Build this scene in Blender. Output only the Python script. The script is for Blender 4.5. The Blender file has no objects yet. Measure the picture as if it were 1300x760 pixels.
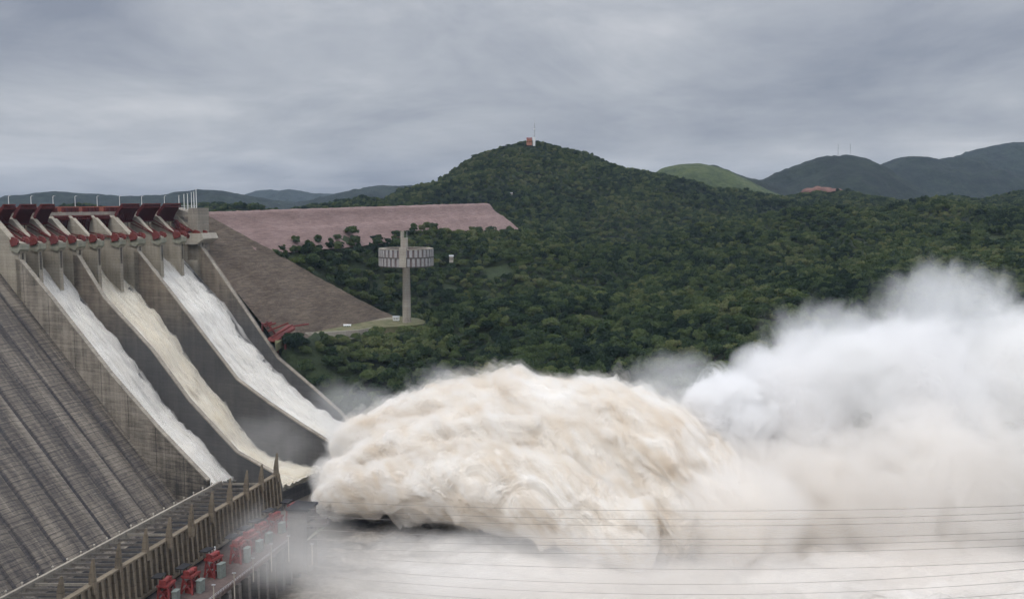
import bpy, math, random
import numpy as np
random.seed(7); RS = np.random.RandomState(11)
R = math.radians
sc = bpy.context.scene
COL = sc.collection

# ------------------------------------------------------------------ camera and survey helpers
F, HZ = 1249.0, 253.0                       # focal length in photo pixels, horizon row
PITCH = math.atan((380 - HZ) / F)
cp, sp = math.cos(PITCH), math.sin(PITCH)
def ray(px, py):
    u, v = (px - 650) / F, (380 - py) / F
    return np.array([u, cp + v * sp, -sp + v * cp])
def at(px, py, Y):                           # point on a sight line at distance Y
    r = ray(px, py); return r * (Y / r[1])
def atz(px, py, z):                          # on a level plane
    r = ray(px, py); return r * (z / r[2])
def atv(px, py, B, d):                       # on an upright plane through B along d
    r = ray(px, py); n = np.array([-d[1], d[0], 0.0])
    return r * (np.dot(n, B) / np.dot(n, r))
def proj(P):
    P = np.asarray(P, float); x, y, z = P[..., 0], P[..., 1], P[..., 2]
    dep = y * cp - z * sp; up = y * sp + z * cp
    return 650 + F * x / dep, 380 - F * up / dep

cam = bpy.data.cameras.new('camera'); cam.sensor_width = 36; cam.lens = 36 * F / 1300
cam.clip_start = 0.5; cam.clip_end = 30000
co = bpy.data.objects.new('camera', cam); COL.objects.link(co)
co.rotation_euler = (math.pi / 2 - PITCH, 0, 0)
sc.camera = co

# ------------------------------------------------------------------ noise
def _h(ix, iy, iz, seed):
    h = (ix.astype(np.uint32) * np.uint32(374761393) + iy.astype(np.uint32) * np.uint32(668265263)
         + iz.astype(np.uint32) * np.uint32(2147483647) + np.uint32(seed * 974711 & 0xffffffff))
    h = (h ^ (h >> np.uint32(13))) * np.uint32(1274126177)
    h = (h ^ (h >> np.uint32(15))) * np.uint32(2246822519)
    return h ^ (h >> np.uint32(16))
_G = np.array([[1,1,0],[-1,1,0],[1,-1,0],[-1,-1,0],[1,0,1],[-1,0,1],[1,0,-1],[-1,0,-1],
               [0,1,1],[0,-1,1],[0,1,-1],[0,-1,-1],[1,1,0],[-1,1,0],[0,-1,1],[0,-1,-1]], float)
def noise3(P, seed=0):
    I = np.floor(P).astype(np.int64); Fr = P - I
    U = Fr * Fr * Fr * (Fr * (Fr * 6 - 15) + 10)
    out = np.zeros(len(P))
    for dx in (0, 1):
        for dy in (0, 1):
            for dz in (0, 1):
                g = _G[_h(I[:, 0] + dx, I[:, 1] + dy, I[:, 2] + dz, seed) & np.uint32(15)]
                dot = g[:, 0] * (Fr[:, 0] - dx) + g[:, 1] * (Fr[:, 1] - dy) + g[:, 2] * (Fr[:, 2] - dz)
                w = (U[:, 0] if dx else 1 - U[:, 0]) * (U[:, 1] if dy else 1 - U[:, 1]) * (U[:, 2] if dz else 1 - U[:, 2])
                out += w * dot
    return out
def fbm(P, octs=5, gain=0.5, seed=0, billow=False):
    P = np.asarray(P, float); s = np.zeros(len(P)); a = 1.0
    for o in range(octs):
        n = noise3(P * (2.03 ** o) + 17.3 * o, seed + o)
        s += a * (np.abs(n) * 2 - 0.4 if billow else n); a *= gain
    return s

# ------------------------------------------------------------------ mesh and object helpers
class MB:
    def __init__(s): s.v = []; s.f = []
    def add(s, v, f):
        o = len(s.v); s.v += [tuple(map(float, p)) for p in v]; s.f += [tuple(i + o for i in q) for q in f]
    def prism(s, poly, ext):                 # planar polygon extruded by a vector
        poly = [np.asarray(p, float) for p in poly]; ext = np.asarray(ext, float); n = len(poly)
        s.add(poly + [p + ext for p in poly],
              [tuple(range(n - 1, -1, -1)), tuple(range(n, 2 * n))] + [(i, (i + 1) % n, n + (i + 1) % n, n + i) for i in range(n)])
    def box(s, c, ux, uy, uz):               # centre and three half axes
        c, ux, uy, uz = [np.asarray(q, float) for q in (c, ux, uy, uz)]
        v = [c + a * ux + b * uy + e * uz for a in (-1, 1) for b in (-1, 1) for e in (-1, 1)]
        s.add(v, [(0, 1, 3, 2), (4, 6, 7, 5), (0, 4, 5, 1), (2, 3, 7, 6), (0, 2, 6, 4), (1, 5, 7, 3)])
    def beam(s, p, q, w, h=None, up=(0, 0, 1)):
        p, q = np.asarray(p, float), np.asarray(q, float); d = q - p; L = np.linalg.norm(d); d = d / L
        up = np.asarray(up, float)
        sx = np.cross(d, up)
        if np.linalg.norm(sx) < 1e-3: sx = np.cross(d, (1, 0, 0))
        sx /= np.linalg.norm(sx); sy = np.cross(sx, d)
        s.box((p + q) / 2, d * L / 2, sx * w / 2, sy * (h or w) / 2)
    def tube(s, pts, rad, n=8, cap=True):
        pts = [np.asarray(p, float) for p in pts]; m = len(pts)
        rad = [rad] * m if np.isscalar(rad) else rad
        vs = []
        for i, p in enumerate(pts):
            t = pts[min(i + 1, m - 1)] - pts[max(i - 1, 0)]; t = t / (np.linalg.norm(t) + 1e-9)
            a = np.cross(t, (0, 0, 1)) if abs(t[2]) < 0.95 else np.cross(t, (1, 0, 0))
            a /= np.linalg.norm(a); b = np.cross(t, a)
            for k in range(n):
                th = 2 * math.pi * k / n; vs.append(p + rad[i] * (math.cos(th) * a + math.sin(th) * b))
        fs = [(i * n + k, i * n + (k + 1) % n, (i + 1) * n + (k + 1) % n, (i + 1) * n + k) for i in range(m - 1) for k in range(n)]
        if cap: fs += [tuple(range(n - 1, -1, -1)), tuple(range((m - 1) * n, m * n))]
        s.add(vs, fs)
    def build(s, name, mat, parent=None, smooth=False):
        return mesh_obj(name, np.array(s.v), s.f, mat, parent, smooth)

def mesh_obj(name, v, faces, mat, parent=None, smooth=False):
    v = np.asarray(v, float)
    off = np.array(parent['_loc'][:]) if parent is not None else np.zeros(3)
    me = bpy.data.meshes.new(name)
    if isinstance(faces, np.ndarray):        # quads or triangles, fast path
        n, k = faces.shape
        me.vertices.add(len(v)); me.vertices.foreach_set('co', (v - off).ravel())
        me.loops.add(n * k); me.loops.foreach_set('vertex_index', faces.ravel().astype(np.int32))
        me.polygons.add(n); me.polygons.foreach_set('loop_start', np.arange(n, dtype=np.int32) * k)
        me.update(calc_edges=True)
    else:
        me.from_pydata((v - off).tolist(), [], faces)
        import bmesh
        bm = bmesh.new(); bm.from_mesh(me); bmesh.ops.recalc_face_normals(bm, faces=bm.faces); bm.to_mesh(me); bm.free()
    if smooth: me.polygons.foreach_set('use_smooth', np.ones(len(me.polygons), bool))
    if mat: me.materials.append(mat)
    me.update()
    o = bpy.data.objects.new(name, me); COL.objects.link(o)
    if parent is not None:
        o.parent = parent; o['_loc'] = (0.0, 0.0, 0.0) if False else list(map(float, off))
    else: o['_loc'] = [0.0, 0.0, 0.0]
    return o
def grid_faces(nu, nv, wrap=False):
    i, j = np.meshgrid(np.arange(nu - 1), np.arange(nv if wrap else nv - 1), indexing='ij')
    j2 = (j + 1) % nv
    return np.stack([i * nv + j, i * nv + j2, (i + 1) * nv + j2, (i + 1) * nv + j], -1).reshape(-1, 4)
def thing(name, label, cat, loc, group=None):
    o = bpy.data.objects.new(name, None); COL.objects.link(o); o.location = tuple(map(float, loc))
    o.empty_display_size = 1.0
    o['label'] = label; o['category'] = cat; o['_loc'] = list(map(float, loc))
    if group: o['group'] = group
    return o
def tag(o, label, cat, group=None, kind=None):
    o['label'] = label; o['category'] = cat
    if group: o['group'] = group
    if kind: o['kind'] = kind
    return o
def recentre(o):                             # put a one-mesh thing's origin at its base
    n = len(o.data.vertices); a = np.empty(n * 3); o.data.vertices.foreach_get('co', a); a = a.reshape(-1, 3)
    c = np.array([(a[:, 0].min() + a[:, 0].max()) / 2, (a[:, 1].min() + a[:, 1].max()) / 2, a[:, 2].min()])
    o.data.vertices.foreach_set('co', (a - c).ravel()); o.data.update(); o.location = tuple(c); return o

# ------------------------------------------------------------------ material helpers
class NT:
    def __init__(s, nt): s.nt = nt
    def n(s, typ, **kw):
        nd = s.nt.nodes.new(typ)
        ins = kw.pop('i', {})
        for k, v in kw.items(): setattr(nd, k, v)
        for k, v in ins.items(): s.set(nd.inputs[k], v)
        return nd
    def set(s, sock, v):
        if isinstance(v, bpy.types.NodeSocket): s.nt.links.new(v, sock)
        else: sock.default_value = v
    def math(s, op, a, b=0.0, c=0.0, clamp=False):
        nd = s.n('ShaderNodeMath', operation=op, use_clamp=clamp)
        for k, v in enumerate((a, b, c)): s.set(nd.inputs[k], v)
        return nd.outputs[0]
    def vm(s, op, a, b=(0, 0, 0), out=0):
        nd = s.n('ShaderNodeVectorMath', operation=op)
        s.set(nd.inputs[0], a)
        if op == 'SCALE': s.set(nd.inputs['Scale'], b)
        else: s.set(nd.inputs[1], b)
        return nd.outputs['Value'] if op in ('LENGTH', 'DOT_PRODUCT', 'DISTANCE') else nd.outputs['Vector']
    def noise(s, vec, scale=1.0, detail=4.0, rough=0.55, dist=0.0):
        nd = s.n('ShaderNodeTexNoise', i={'Vector': vec, 'Scale': scale, 'Detail': detail, 'Roughness': rough, 'Distortion': dist})
        return nd.outputs['Fac']
    def ramp(s, fac, stops):
        nd = s.n('ShaderNodeValToRGB', i={'Fac': fac}); cr = nd.color_ramp
        while len(cr.elements) < len(stops): cr.elements.new(0.5)
        for e, (p, c) in zip(cr.elements, stops): e.position = p; e.color = (*c, 1) if len(c) == 3 else c
        return nd.outputs['Color']
    def mix(s, fac, a, b, blend='MIX'):
        nd = s.n('ShaderNodeMix', data_type='RGBA', blend_type=blend)
        s.set(nd.inputs[0], fac)
        for k, v in ((6, a), (7, b)): s.set(nd.inputs[k], (*v, 1) if isinstance(v, tuple) and len(v) == 3 else v)
        return nd.outputs[2]
    def remap(s, v, a, b, c=0.0, d=1.0, typ='LINEAR'):
        nd = s.n('ShaderNodeMapRange', interpolation_type=typ, i={0: v, 1: a, 2: b, 3: c, 4: d}); return nd.outputs[0]
def new_mat(name):
    m = bpy.data.materials.new(name); m.use_nodes = True; nt = m.node_tree; nt.nodes.clear()
    return m, NT(nt), nt.nodes.new('ShaderNodeOutputMaterial')
def surf(name, colour, rough=0.85, bump=None, bstr=0.3, bdist=0.3, spec=0.3, metal=0.0):
    """colour(t, pos) -> colour socket or tuple"""
    m, t, out = new_mat(name)
    pos = t.n('ShaderNodeNewGeometry').outputs['Position']
    b = t.n('ShaderNodeBsdfPrincipled', i={'Roughness': rough, 'Metallic': metal, 'Specular IOR Level': spec})
    c = colour(t, pos) if callable(colour) else colour
    t.set(b.inputs['Base Color'], (*c, 1) if isinstance(c, tuple) else c)
    if bump:
        bn = t.n('ShaderNodeBump', i={'Strength': bstr, 'Distance': bdist, 'Height': bump(t, pos)})
        t.set(b.inputs['Normal'], bn.outputs[0])
    t.set(out.inputs['Surface'], b.outputs[0])
    return m
def scaled(t, pos, s): return t.vm('MULTIPLY', pos, s)

def concrete(name, light, dark, stain=0.5, lift=2.4):
    def col(t, pos):
        n1 = t.noise(scaled(t, pos, (.05, .05, .05)), 1, 6, .6)
        streak = t.noise(scaled(t, pos, (.45, .45, .035)), 1, 5, .6)
        z = t.n('ShaderNodeSeparateXYZ', i={0: pos}).outputs[2]
        fr = t.math('FRACT', t.math('DIVIDE', z, lift))
        line = t.math('LESS_THAN', fr, 0.14)
        fine = t.noise(pos, .9, 5, .65)
        course = t.noise(t.n('ShaderNodeCombineXYZ', i={2: t.math('FLOOR', t.math('DIVIDE', z, lift)), 0: t.math('MULTIPLY', fine, .6)}).outputs[0], 5.3, 1)
        f = t.math('ADD', t.math('MULTIPLY', n1, .35), t.math('MULTIPLY', streak, .35))
        f = t.math('ADD', f, t.math('MULTIPLY', fine, .22)); f = t.math('ADD', f, t.math('MULTIPLY', course, .28))
        f = t.math('SUBTRACT', f, t.math('MULTIPLY', line, .07))
        return t.ramp(f, [(.38, dark), (.5 + .1 * stain, tuple((a + b) / 2 for a, b in zip(light, dark))), (.74, light)])
    return surf(name, col, .9, lambda t, p: t.noise(p, .8, 5, .6), .35, .25)

M = {}
M['concrete'] = concrete('weathered_concrete', (.36, .32, .26), (.115, .10, .085))
M['pale_concrete'] = concrete('pale_concrete', (.46, .42, .35), (.23, .20, .17))
M['wet_concrete'] = concrete('wet_concrete', (.12, .115, .112), (.035, .034, .035), .8)
M['green_concrete'] = concrete('mossy_concrete', (.33, .32, .25), (.13, .13, .095))
M['tan_concrete'] = concrete('tan_concrete', (.235, .19, .135), (.055, .045, .034), .5, 3.1)
M['rusty_deck'] = concrete('rust_stained_concrete', (.17, .125, .11), (.05, .036, .033), .6, 3.0)
M['dark_concrete'] = concrete('dark_concrete', (.17, .15, .135), (.05, .045, .042), .6, 3.0)
def paint(name, c, var=.35, rough=.55):
    return surf(name, lambda t, p: t.mix(t.remap(t.noise(p, .6, 5, .65), .3, .7), tuple(x * (1 - var) for x in c), c), rough)
M['gate_red'] = paint('dark_red_gate_paint', (.115, .020, .020))
M['red'] = paint('red_paint', (.21, .050, .043), .5)
M['arm_red'] = paint('weathered_red_arm_paint', (.15, .030, .027))
M['beam'] = paint('grimy_beam_concrete', (.17, .15, .13), .5, .9)
M['orange_red'] = paint('faded_orange_red_paint', (.40, .13, .09))
M['machine_red'] = paint('machine_red_paint', (.29, .050, .045), .65)
M['black_gap'] = paint('black_and_gap_shade', (.025, .024, .026), .3, .9)  # near-black for dark parts, also painted in where gaps lie in shade
M['white'] = paint('white_paint', (.78, .78, .76), .12)
M['steel'] = paint('galvanised_steel', (.42, .43, .44), .2)
M['grey_green'] = paint('grey_green_cabinet_paint', (.22, .25, .225), .4)
M['fin'] = paint('weathered_white_fin_paint', (.44, .42, .41), .35)
M['cable'] = paint('cable', (.36, .325, .295), .2)
M['terracotta'] = paint('terracotta', (.45, .19, .12))

# ------------------------------------------------------------------ world
def build_world():
    w = bpy.data.worlds.new('World'); sc.world = w; w.use_nodes = True
    nt = w.node_tree; nt.nodes.clear(); t = NT(nt)
    out = nt.nodes.new('ShaderNodeOutputWorld')
    sky = t.n('ShaderNodeTexSky', sky_type='NISHITA', sun_disc=False, sun_elevation=R(SUN_EL), sun_rotation=R(SUN_ROT), altitude=200.0, dust_density=3.0)
    g = t.n('ShaderNodeTexCoord').outputs['Generated']
    d = t.vm('NORMALIZE', g)
    s3 = t.n('ShaderNodeSeparateXYZ', i={0: d}); x, y, z = s3.outputs
    zz = t.math('MAXIMUM', z, 0.0)
    den = t.math('ADD', zz, 0.10)
    u = t.math('DIVIDE', x, den); v = t.math('DIVIDE', y, den)
    q = t.n('ShaderNodeCombineXYZ', i={0: u, 1: v, 2: 3.7}).outputs[0]
    n1 = t.noise(scaled(t, q, (.30, .22, 1)), 1.0, 6, .5, .6)
    q2 = t.n('ShaderNodeCombineXYZ', i={0: t.math('MULTIPLY', u, .9), 1: t.math('MULTIPLY', v, .7), 2: 9.1}).outputs[0]
    n2 = t.noise(q2, 1.0, 7, .55, .4)
    q3 = t.n('ShaderNodeCombineXYZ', i={0: t.math('MULTIPLY', x, 4.2), 1: t.math('MULTIPLY', y, 1.0), 2: t.math('MULTIPLY', z, 10.0)}).outputs[0]
    n3 = t.noise(q3, 1.0, 9, .62, .6)
    f = t.math('ADD', t.math('MULTIPLY', n1, .45), t.math('MULTIPLY', n2, .25)); f = t.math('ADD', f, t.math('MULTIPLY', n3, .30))
    c = t.ramp(f, [(.40, (2.0, 2.2, 2.68)), (.48, (2.75, 2.93, 3.36)), (.55, (3.5, 3.67, 4.02)), (.64, (4.9, 4.98, 5.2))])
    # overcast sky: the zenith is several times brighter than the rim
    lift = t.remap(zz, 0.16, 0.85, 1.0, SKY_ZEN, 'SMOOTHSTEP')
    c = t.vm('SCALE', c, lift)
    c = t.mix(.93, sky.outputs[0], c)
    bg = t.n('ShaderNodeBackground', i={'Color': c, 'Strength': .1})
    t.set(out.inputs['Surface'], bg.outputs[0])
    L = bpy.data.lights.new('sun', 'SUN'); L.energy = SUN_E; L.angle = R(18); L.color = (1, .965, .91)
    lo = bpy.data.objects.new('sun', L); COL.objects.link(lo)
    # sun_rotation is measured clockwise from +Y
    az = R(SUN_ROT); D = np.array([math.sin(az) * math.cos(R(SUN_EL)), math.cos(az) * math.cos(R(SUN_EL)), math.sin(R(SUN_EL))])
    from mathutils import Vector
    lo.rotation_euler = Vector(D).to_track_quat('Z', 'Y').to_euler(); lo.location = (0, 0, 500)
HAZE = 3.1e-5
SUN_EL, SUN_ROT, SUN_E, SKY_ZEN = 58, 215, 1.0, 3.25
build_world()
sc.view_settings.view_transform = 'Standard'; sc.view_settings.look = 'None'
sc.view_settings.exposure = 0.36; sc.view_settings.gamma = 1.0

# walls of the chutes, piers and the dam face
def side_wall_col(t, pos):
    s = t.vm('DOT_PRODUCT', pos, (0.906, -0.42, 0))
    x = t.n('ShaderNodeSeparateXYZ', i={0: pos}).outputs
    n1 = t.noise(scaled(t, pos, (.035, .035, .05)), 1, 5, .6)
    streak = t.noise(t.n('ShaderNodeCombineXYZ', i={0: t.math('MULTIPLY', s, .22), 1: t.math('MULTIPLY', x[2], .012)}).outputs[0], 1, 5, .65)
    fine = t.noise(scaled(t, pos, (.9, .9, .9)), 1, 4, .7)
    lift = t.noise(t.n('ShaderNodeCombineXYZ', i={0: t.math('FLOOR', t.math('DIVIDE', x[2], 2.3)), 1: t.math('MULTIPLY', n1, 2.0)}).outputs[0], 3.7, 1)
    blot = t.noise(t.n('ShaderNodeCombineXYZ', i={0: t.math('MULTIPLY', s, .10), 1: t.math('MULTIPLY', x[2], .55)}).outputs[0], 1, 3, .6)
    f = t.math('ADD', t.math('MULTIPLY', n1, .30), t.math('MULTIPLY', streak, .34))
    f = t.math('ADD', f, t.math('MULTIPLY', fine, .12)); f = t.math('ADD', f, t.math('MULTIPLY', lift, .15)); f = t.math('ADD', f, t.math('MULTIPLY', blot, .16))
    return t, s, x, f
def side_wall(t, pos):
    t, s, x, f = side_wall_col(t, pos)
    ln = t.math('LESS_THAN', t.math('FRACT', t.math('DIVIDE', x[2], 2.3)), .16)
    jt = t.math('LESS_THAN', t.math('FRACT', t.math('DIVIDE', t.math('ADD', s, 7.0), 22.0)), .02)
    f = t.math('SUBTRACT', f, t.math('ADD', t.math('MULTIPLY', ln, .045), t.math('MULTIPLY', jt, .12)))
    # algae and damp climbing from the toe: a stain that grows with depth and distance downstream
    wet = t.remap(t.math('SUBTRACT', t.math('MULTIPLY', t.noise(scaled(t, pos, (.06, .06, .02)), 1, 4, .6), 60.0), t.math('MULTIPLY', s, .0)), 20, 45, 0, 1)
    d2 = t.remap(s, DAMP0, DAMP1, 0, 1)
    f = t.math('SUBTRACT', f, t.math('MULTIPLY', t.math('MULTIPLY', wet, d2), .10))
    f = t.math('SUBTRACT', f, t.math('MULTIPLY', d2, .10))
    return t.ramp(f, [(.36, (.045, .040, .036)), (.455, (.15, .130, .106)), (.55, (.275, .240, .195)), (.66, (.40, .355, .29))])
DAMP0, DAMP1 = -468.0, -424.0
M['side_wall'] = surf('side_wall_concrete', side_wall, .9)
def inner_wall(t, pos):
    t, s, x, f = side_wall_col(t, pos)
    ln = t.math('LESS_THAN', t.math('FRACT', t.math('DIVIDE', x[2], 2.3)), .2)
    f = t.math('SUBTRACT', f, t.math('MULTIPLY', ln, .04))
    wet = t.remap(x[2], -62, -100, 0, 1)
    c = t.ramp(f, [(.38, (.055, .045, .037)), (.5, (.145, .118, .092)), (.64, (.27, .225, .17))])
    w = t.ramp(f, [(.34, (.036, .035, .036)), (.66, (.105, .101, .098))])
    return t.mix(wet, c, w)
M['inner_wall'] = surf('chute_wall_concrete', inner_wall, .7)
M['pier'] = concrete('pier_concrete', (.42, .375, .30), (.15, .13, .10), .4, 2.2)
def dam_face():
    m, t, out = new_mat('dam_face_concrete')
    uv = t.n('ShaderNodeUVMap', uv_map='run').outputs[0]
    s3 = t.n('ShaderNodeSeparateXYZ', i={0: uv}); u, v = s3.outputs[0], s3.outputs[1]
    cxy = lambda a, b, z=0.0: t.n('ShaderNodeCombineXYZ', i={0: a, 1: b, 2: z}).outputs[0]
    wob = t.math('MULTIPLY', t.noise(cxy(t.math('MULTIPLY', u, .1), t.math('MULTIPLY', v, .03)), 1, 3), 5.0)
    uu = t.math('ADD', u, wob)
    band = t.noise(cxy(t.math('MULTIPLY', uu, .16), t.math('MULTIPLY', v, .004)), 1, 3, .6)
    streak = t.noise(cxy(t.math('MULTIPLY', u, 1.1), t.math('MULTIPLY', v, .03)), 1, 4, .7)
    lift = t.noise(cxy(t.math('MULTIPLY', u, .05), t.math('MULTIPLY', v, .75)), 1, 4, .7)
    patch = t.noise(cxy(t.math('MULTIPLY', u, .6), t.math('MULTIPLY', v, .9), 4.0), 1, 4, .7)
    f = t.math('ADD', t.math('MULTIPLY', band, .40), t.math('MULTIPLY', streak, .22))
    f = t.math('ADD', f, t.math('MULTIPLY', lift, .24)); f = t.math('ADD', f, t.math('MULTIPLY', patch, .20))
    ln = t.math('LESS_THAN', t.math('FRACT', t.math('DIVIDE', v, 3.0)), .14)
    jt = t.math('LESS_THAN', t.math('FRACT', t.math('DIVIDE', u, 18.0)), .035)
    ph = t.math('FRACT', t.math('DIVIDE', t.math('ADD', u, t.math('MULTIPLY', wob, .18)), 18.0))
    rb = t.math('MULTIPLY', t.remap(ph, .09, .15, 0, 1), t.remap(ph, .55, .61, 1, 0))
    f = t.math('ADD', f, t.math('SUBTRACT', t.math('MULTIPLY', rb, .072), .072))
    f = t.math('SUBTRACT', f, t.math('ADD', t.math('MULTIPLY', ln, .06), t.math('MULTIPLY', jt, .08)))
    c = t.ramp(f, [(.37, (.020, .019, .023)), (.47, (.062, .054, .050)), (.545, (.145, .124, .102)), (.66, (.31, .27, .215))])
    b = t.n('ShaderNodeBsdfPrincipled', i={'Base Color': c, 'Roughness': .85, 'Specular IOR Level': .3})
    t.set(out.inputs[0], b.outputs[0]); return m
M['dam_face'] = dam_face()
sc.cycles.use_adaptive_sampling = True; sc.cycles.adaptive_threshold = .05; sc.cycles.use_denoising = True
sc.cycles.max_bounces = 14; sc.cycles.volume_bounces = 9; sc.cycles.diffuse_bounces = 4
# ------------------------------------------------------------------ spillway
A0 = at(25, 331, 640); B0 = at(255, 331, 790)
AX = (B0 - A0); AX[2] = 0; AX /= np.linalg.norm(AX)          # along the crest, away from the camera
D = np.array([AX[1], -AX[0], 0.0])                            # downstream
UP = np.array([0, 0, 1.0])
def crest(px, py=331):                                        # on the upright plane through the pier ends
    return atv(px, py, A0, AX)
def sz(px, py, B):                                            # (s, z) of a traced pixel in the wall plane at B
    P = atv(px, py, B, D); return np.dot(P - B, D), P[2]
def pt(B, s, z): return np.array([B[0], B[1], 0]) + D * s + UP * z
spill = thing('spillway', 'weathered concrete spillway with three chutes and dark red radial gates at left', 'spillway', (A0[0], A0[1], -200))
W = [crest(p) for p in (25, 98, 175, 255)]
TOPS = [[(25, 331), (65, 380), (140, 476), (200, 545), (263, 611)],
        [(98, 325), (132, 380), (192, 445), (240, 510), (300, 575), (352, 604)],
        [(175, 320), (222, 380), (300, 482), (340, 512), (382, 540), (428, 569)],
        [(255, 314), (335, 430), (352, 455), (393, 490), (429, 522), (452, 548)]]
CONT = [[(80, 340), (120, 395), (171, 455), (219, 522), (274, 578), (298, 606)],
        [(140, 330), (186, 380), (228, 430), (253, 469), (274, 496), (300, 530), (322, 560), (345, 578), (374, 588), (410, 596)],
        [(222, 315), (240, 331), (267, 362), (294, 392), (314, 423), (348, 463), (384, 499), (429, 531), (462, 548)]]
tops = [[sz(x, y, W[k]) for x, y in TOPS[k]] for k in range(4)]
cont = [[sz(x, y, W[k + 1]) for x, y in CONT[k]] for k in range(3)]
def interp(prof, s):
    a = np.array(prof); o = np.argsort(a[:, 0]); return np.interp(s, a[o, 0], a[o, 1])
# dividing walls: solid fins down to the foundation
WT = 2.6
for k in range(4):
    B = W[k]; tp = tops[k]
    ext = AX * WT if k < 3 else AX * 5
    low = -215
    end_s = tp[-1][0] + (2 if k else 1)
    poly = [pt(B, tp[0][0] - 4, tp[0][1] + 1)] + [pt(B, s, z) for s, z in tp] + [pt(B, end_s, tp[-1][1] - 8 if k else -215)]
    if k: poly += [pt(B, end_s, low)]
    poly += [pt(B, tp[0][0] - 4, low)]
    m = MB(); m.prism(poly, ext)
    wo = m.build('dividing_wall', None, spill)
    # coping strip along the top edge, 2 cm proud
    c = MB()
    for (s0, z0), (s1, z1) in zip(tp[:-1], tp[1:]):
        c.prism([pt(B, s0, z0) + UP * .05 - AX * .25, pt(B, s1, z1) + UP * .05 - AX * .25, pt(B, s1, z1) + UP * 1.0 - AX * .25, pt(B, s0, z0) + UP * 1.0 - AX * .25], AX * (WT + .5))
    c.build('coping', M['concrete'], wo)
    wo.data.materials.append(M['side_wall'] if k == 0 else M['inner_wall'])

# chute floors: a solid ogee slab between two walls, following the traced profile
lip = []
for k in range(3):
    B0_, B1_ = W[k], W[k + 1]
    pr = cont[k]
    s_end = pr[-1][0] + 1.0
    S = np.linspace(-30, s_end, 60)
    Z = np.array([interp(pr, s) if s > pr[0][0] else pr[0][1] + 0.0 * s for s in S]) - 3.5
    e0 = B0_ + AX * (WT + .01); e1 = B1_ - AX * .01
    v = []; n = len(S)
    for s, z in zip(S, Z): v += [pt(e0, s, z), pt(e1, s, z)]
    for s, z in zip(S, Z): v += [pt(e0, s, -215), pt(e1, s, -215)]
    f = [(2 * i, 2 * i + 1, 2 * i + 3, 2 * i + 2) for i in range(n - 1)]
    f += [(2 * n + 2 * i, 2 * n + 2 * i + 2, 2 * n + 2 * i + 3, 2 * n + 2 * i + 1) for i in range(n - 1)]
    f += [(2 * i, 2 * i + 2, 2 * n + 2 * i + 2, 2 * n + 2 * i) for i in range(n - 1)]
    f += [(2 * i + 1, 2 * n + 2 * i + 1, 2 * n + 2 * i + 3, 2 * i + 3) for i in range(n - 1)]
    f += [(0, 2 * n, 2 * n + 1, 1), (2 * n - 2, 2 * n - 1, 4 * n - 1, 4 * n - 2)]
    mesh_obj('chute_floor', np.array(v), f, M['wet_concrete'], spill)
    lip.append((s_end, Z[-1]))

# piers between the gate bays (and on top of the dividing walls)
PIER = [25, 49, 75, 98, 124, 152, 175, 204, 230, 255]
DECKZ = -12.0
def pier_profile(z_foot, foot_s=0.0):
    return [(-62, DECKZ), (-27, DECKZ), (-25.8, -13.4), (-23.4, -13.4), (-6.8, -27.0), (-5, -27.2), (1.2, -28.4), (1.2, -33.2), (0, -35.5), (foot_s, z_foot), (-62, z_foot)]
for i, p in enumerate(PIER):
    B = crest(p); div = i in (0, 3, 6, 9)
    th = 4.6 if div else 3.0
    foot = -125 if div else -80
    m = MB()
    m.prism([pt(B, s, z) for s, z in pier_profile(foot)], AX * th)
    po = m.build('pier', M['pier'], spill)
    # corbel and walkway bracket that carries the trunnion
    c = MB()
    c.prism([pt(B, s, z) - AX * 1.3 for s, z in [(-7.5, -28.8), (2.4, -29.2), (2.4, -32.5), (-.5, -35), (-7.5, -33)]], AX * (th + 2.6))
    c.build('corbel', M['green_concrete'], po)
    # red trunnion housing with a sloped dark soffit
    r = MB(); hp = [(-6, -26.6), (-1.8, -24.6), (1.2, -25.4), (2.2, -27.6), (.6, -29.6), (-4.6, -30.4)]
    for q, w_ in ((-2.3, .95), (th + 1.32, .95)):
        r.prism([pt(B, s, z) + AX * q for s, z in hp], AX * w_)
        r.box(pt(B, -3.4, -25.0) + AX * (q + w_ / 2), D * 1.0, AX * .4, UP * .7)
        r.beam(pt(B, -5.2, -30.6) + AX * (q + w_ / 2), pt(B, 1.0, -29.4) + AX * (q + w_ / 2), .5)
    r.build('trunnion_housing', M['red'], po)
    # little rail and inspection ladder on the downstream nose
    h = MB()
    for zz in np.arange(-46, -33, 1.2):
        h.beam(pt(B, .35, zz) + AX * (th * .5 - .4), pt(B, .35, zz) + AX * (th * .5 + .4), .18)
    for q in (-.4, .4): h.beam(pt(B, .35, -46.5) + AX * (th * .5 + q), pt(B, .35, -33) + AX * (th * .5 + q), .2)
    h.build('ladder', M['black_gap'], po)

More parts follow.
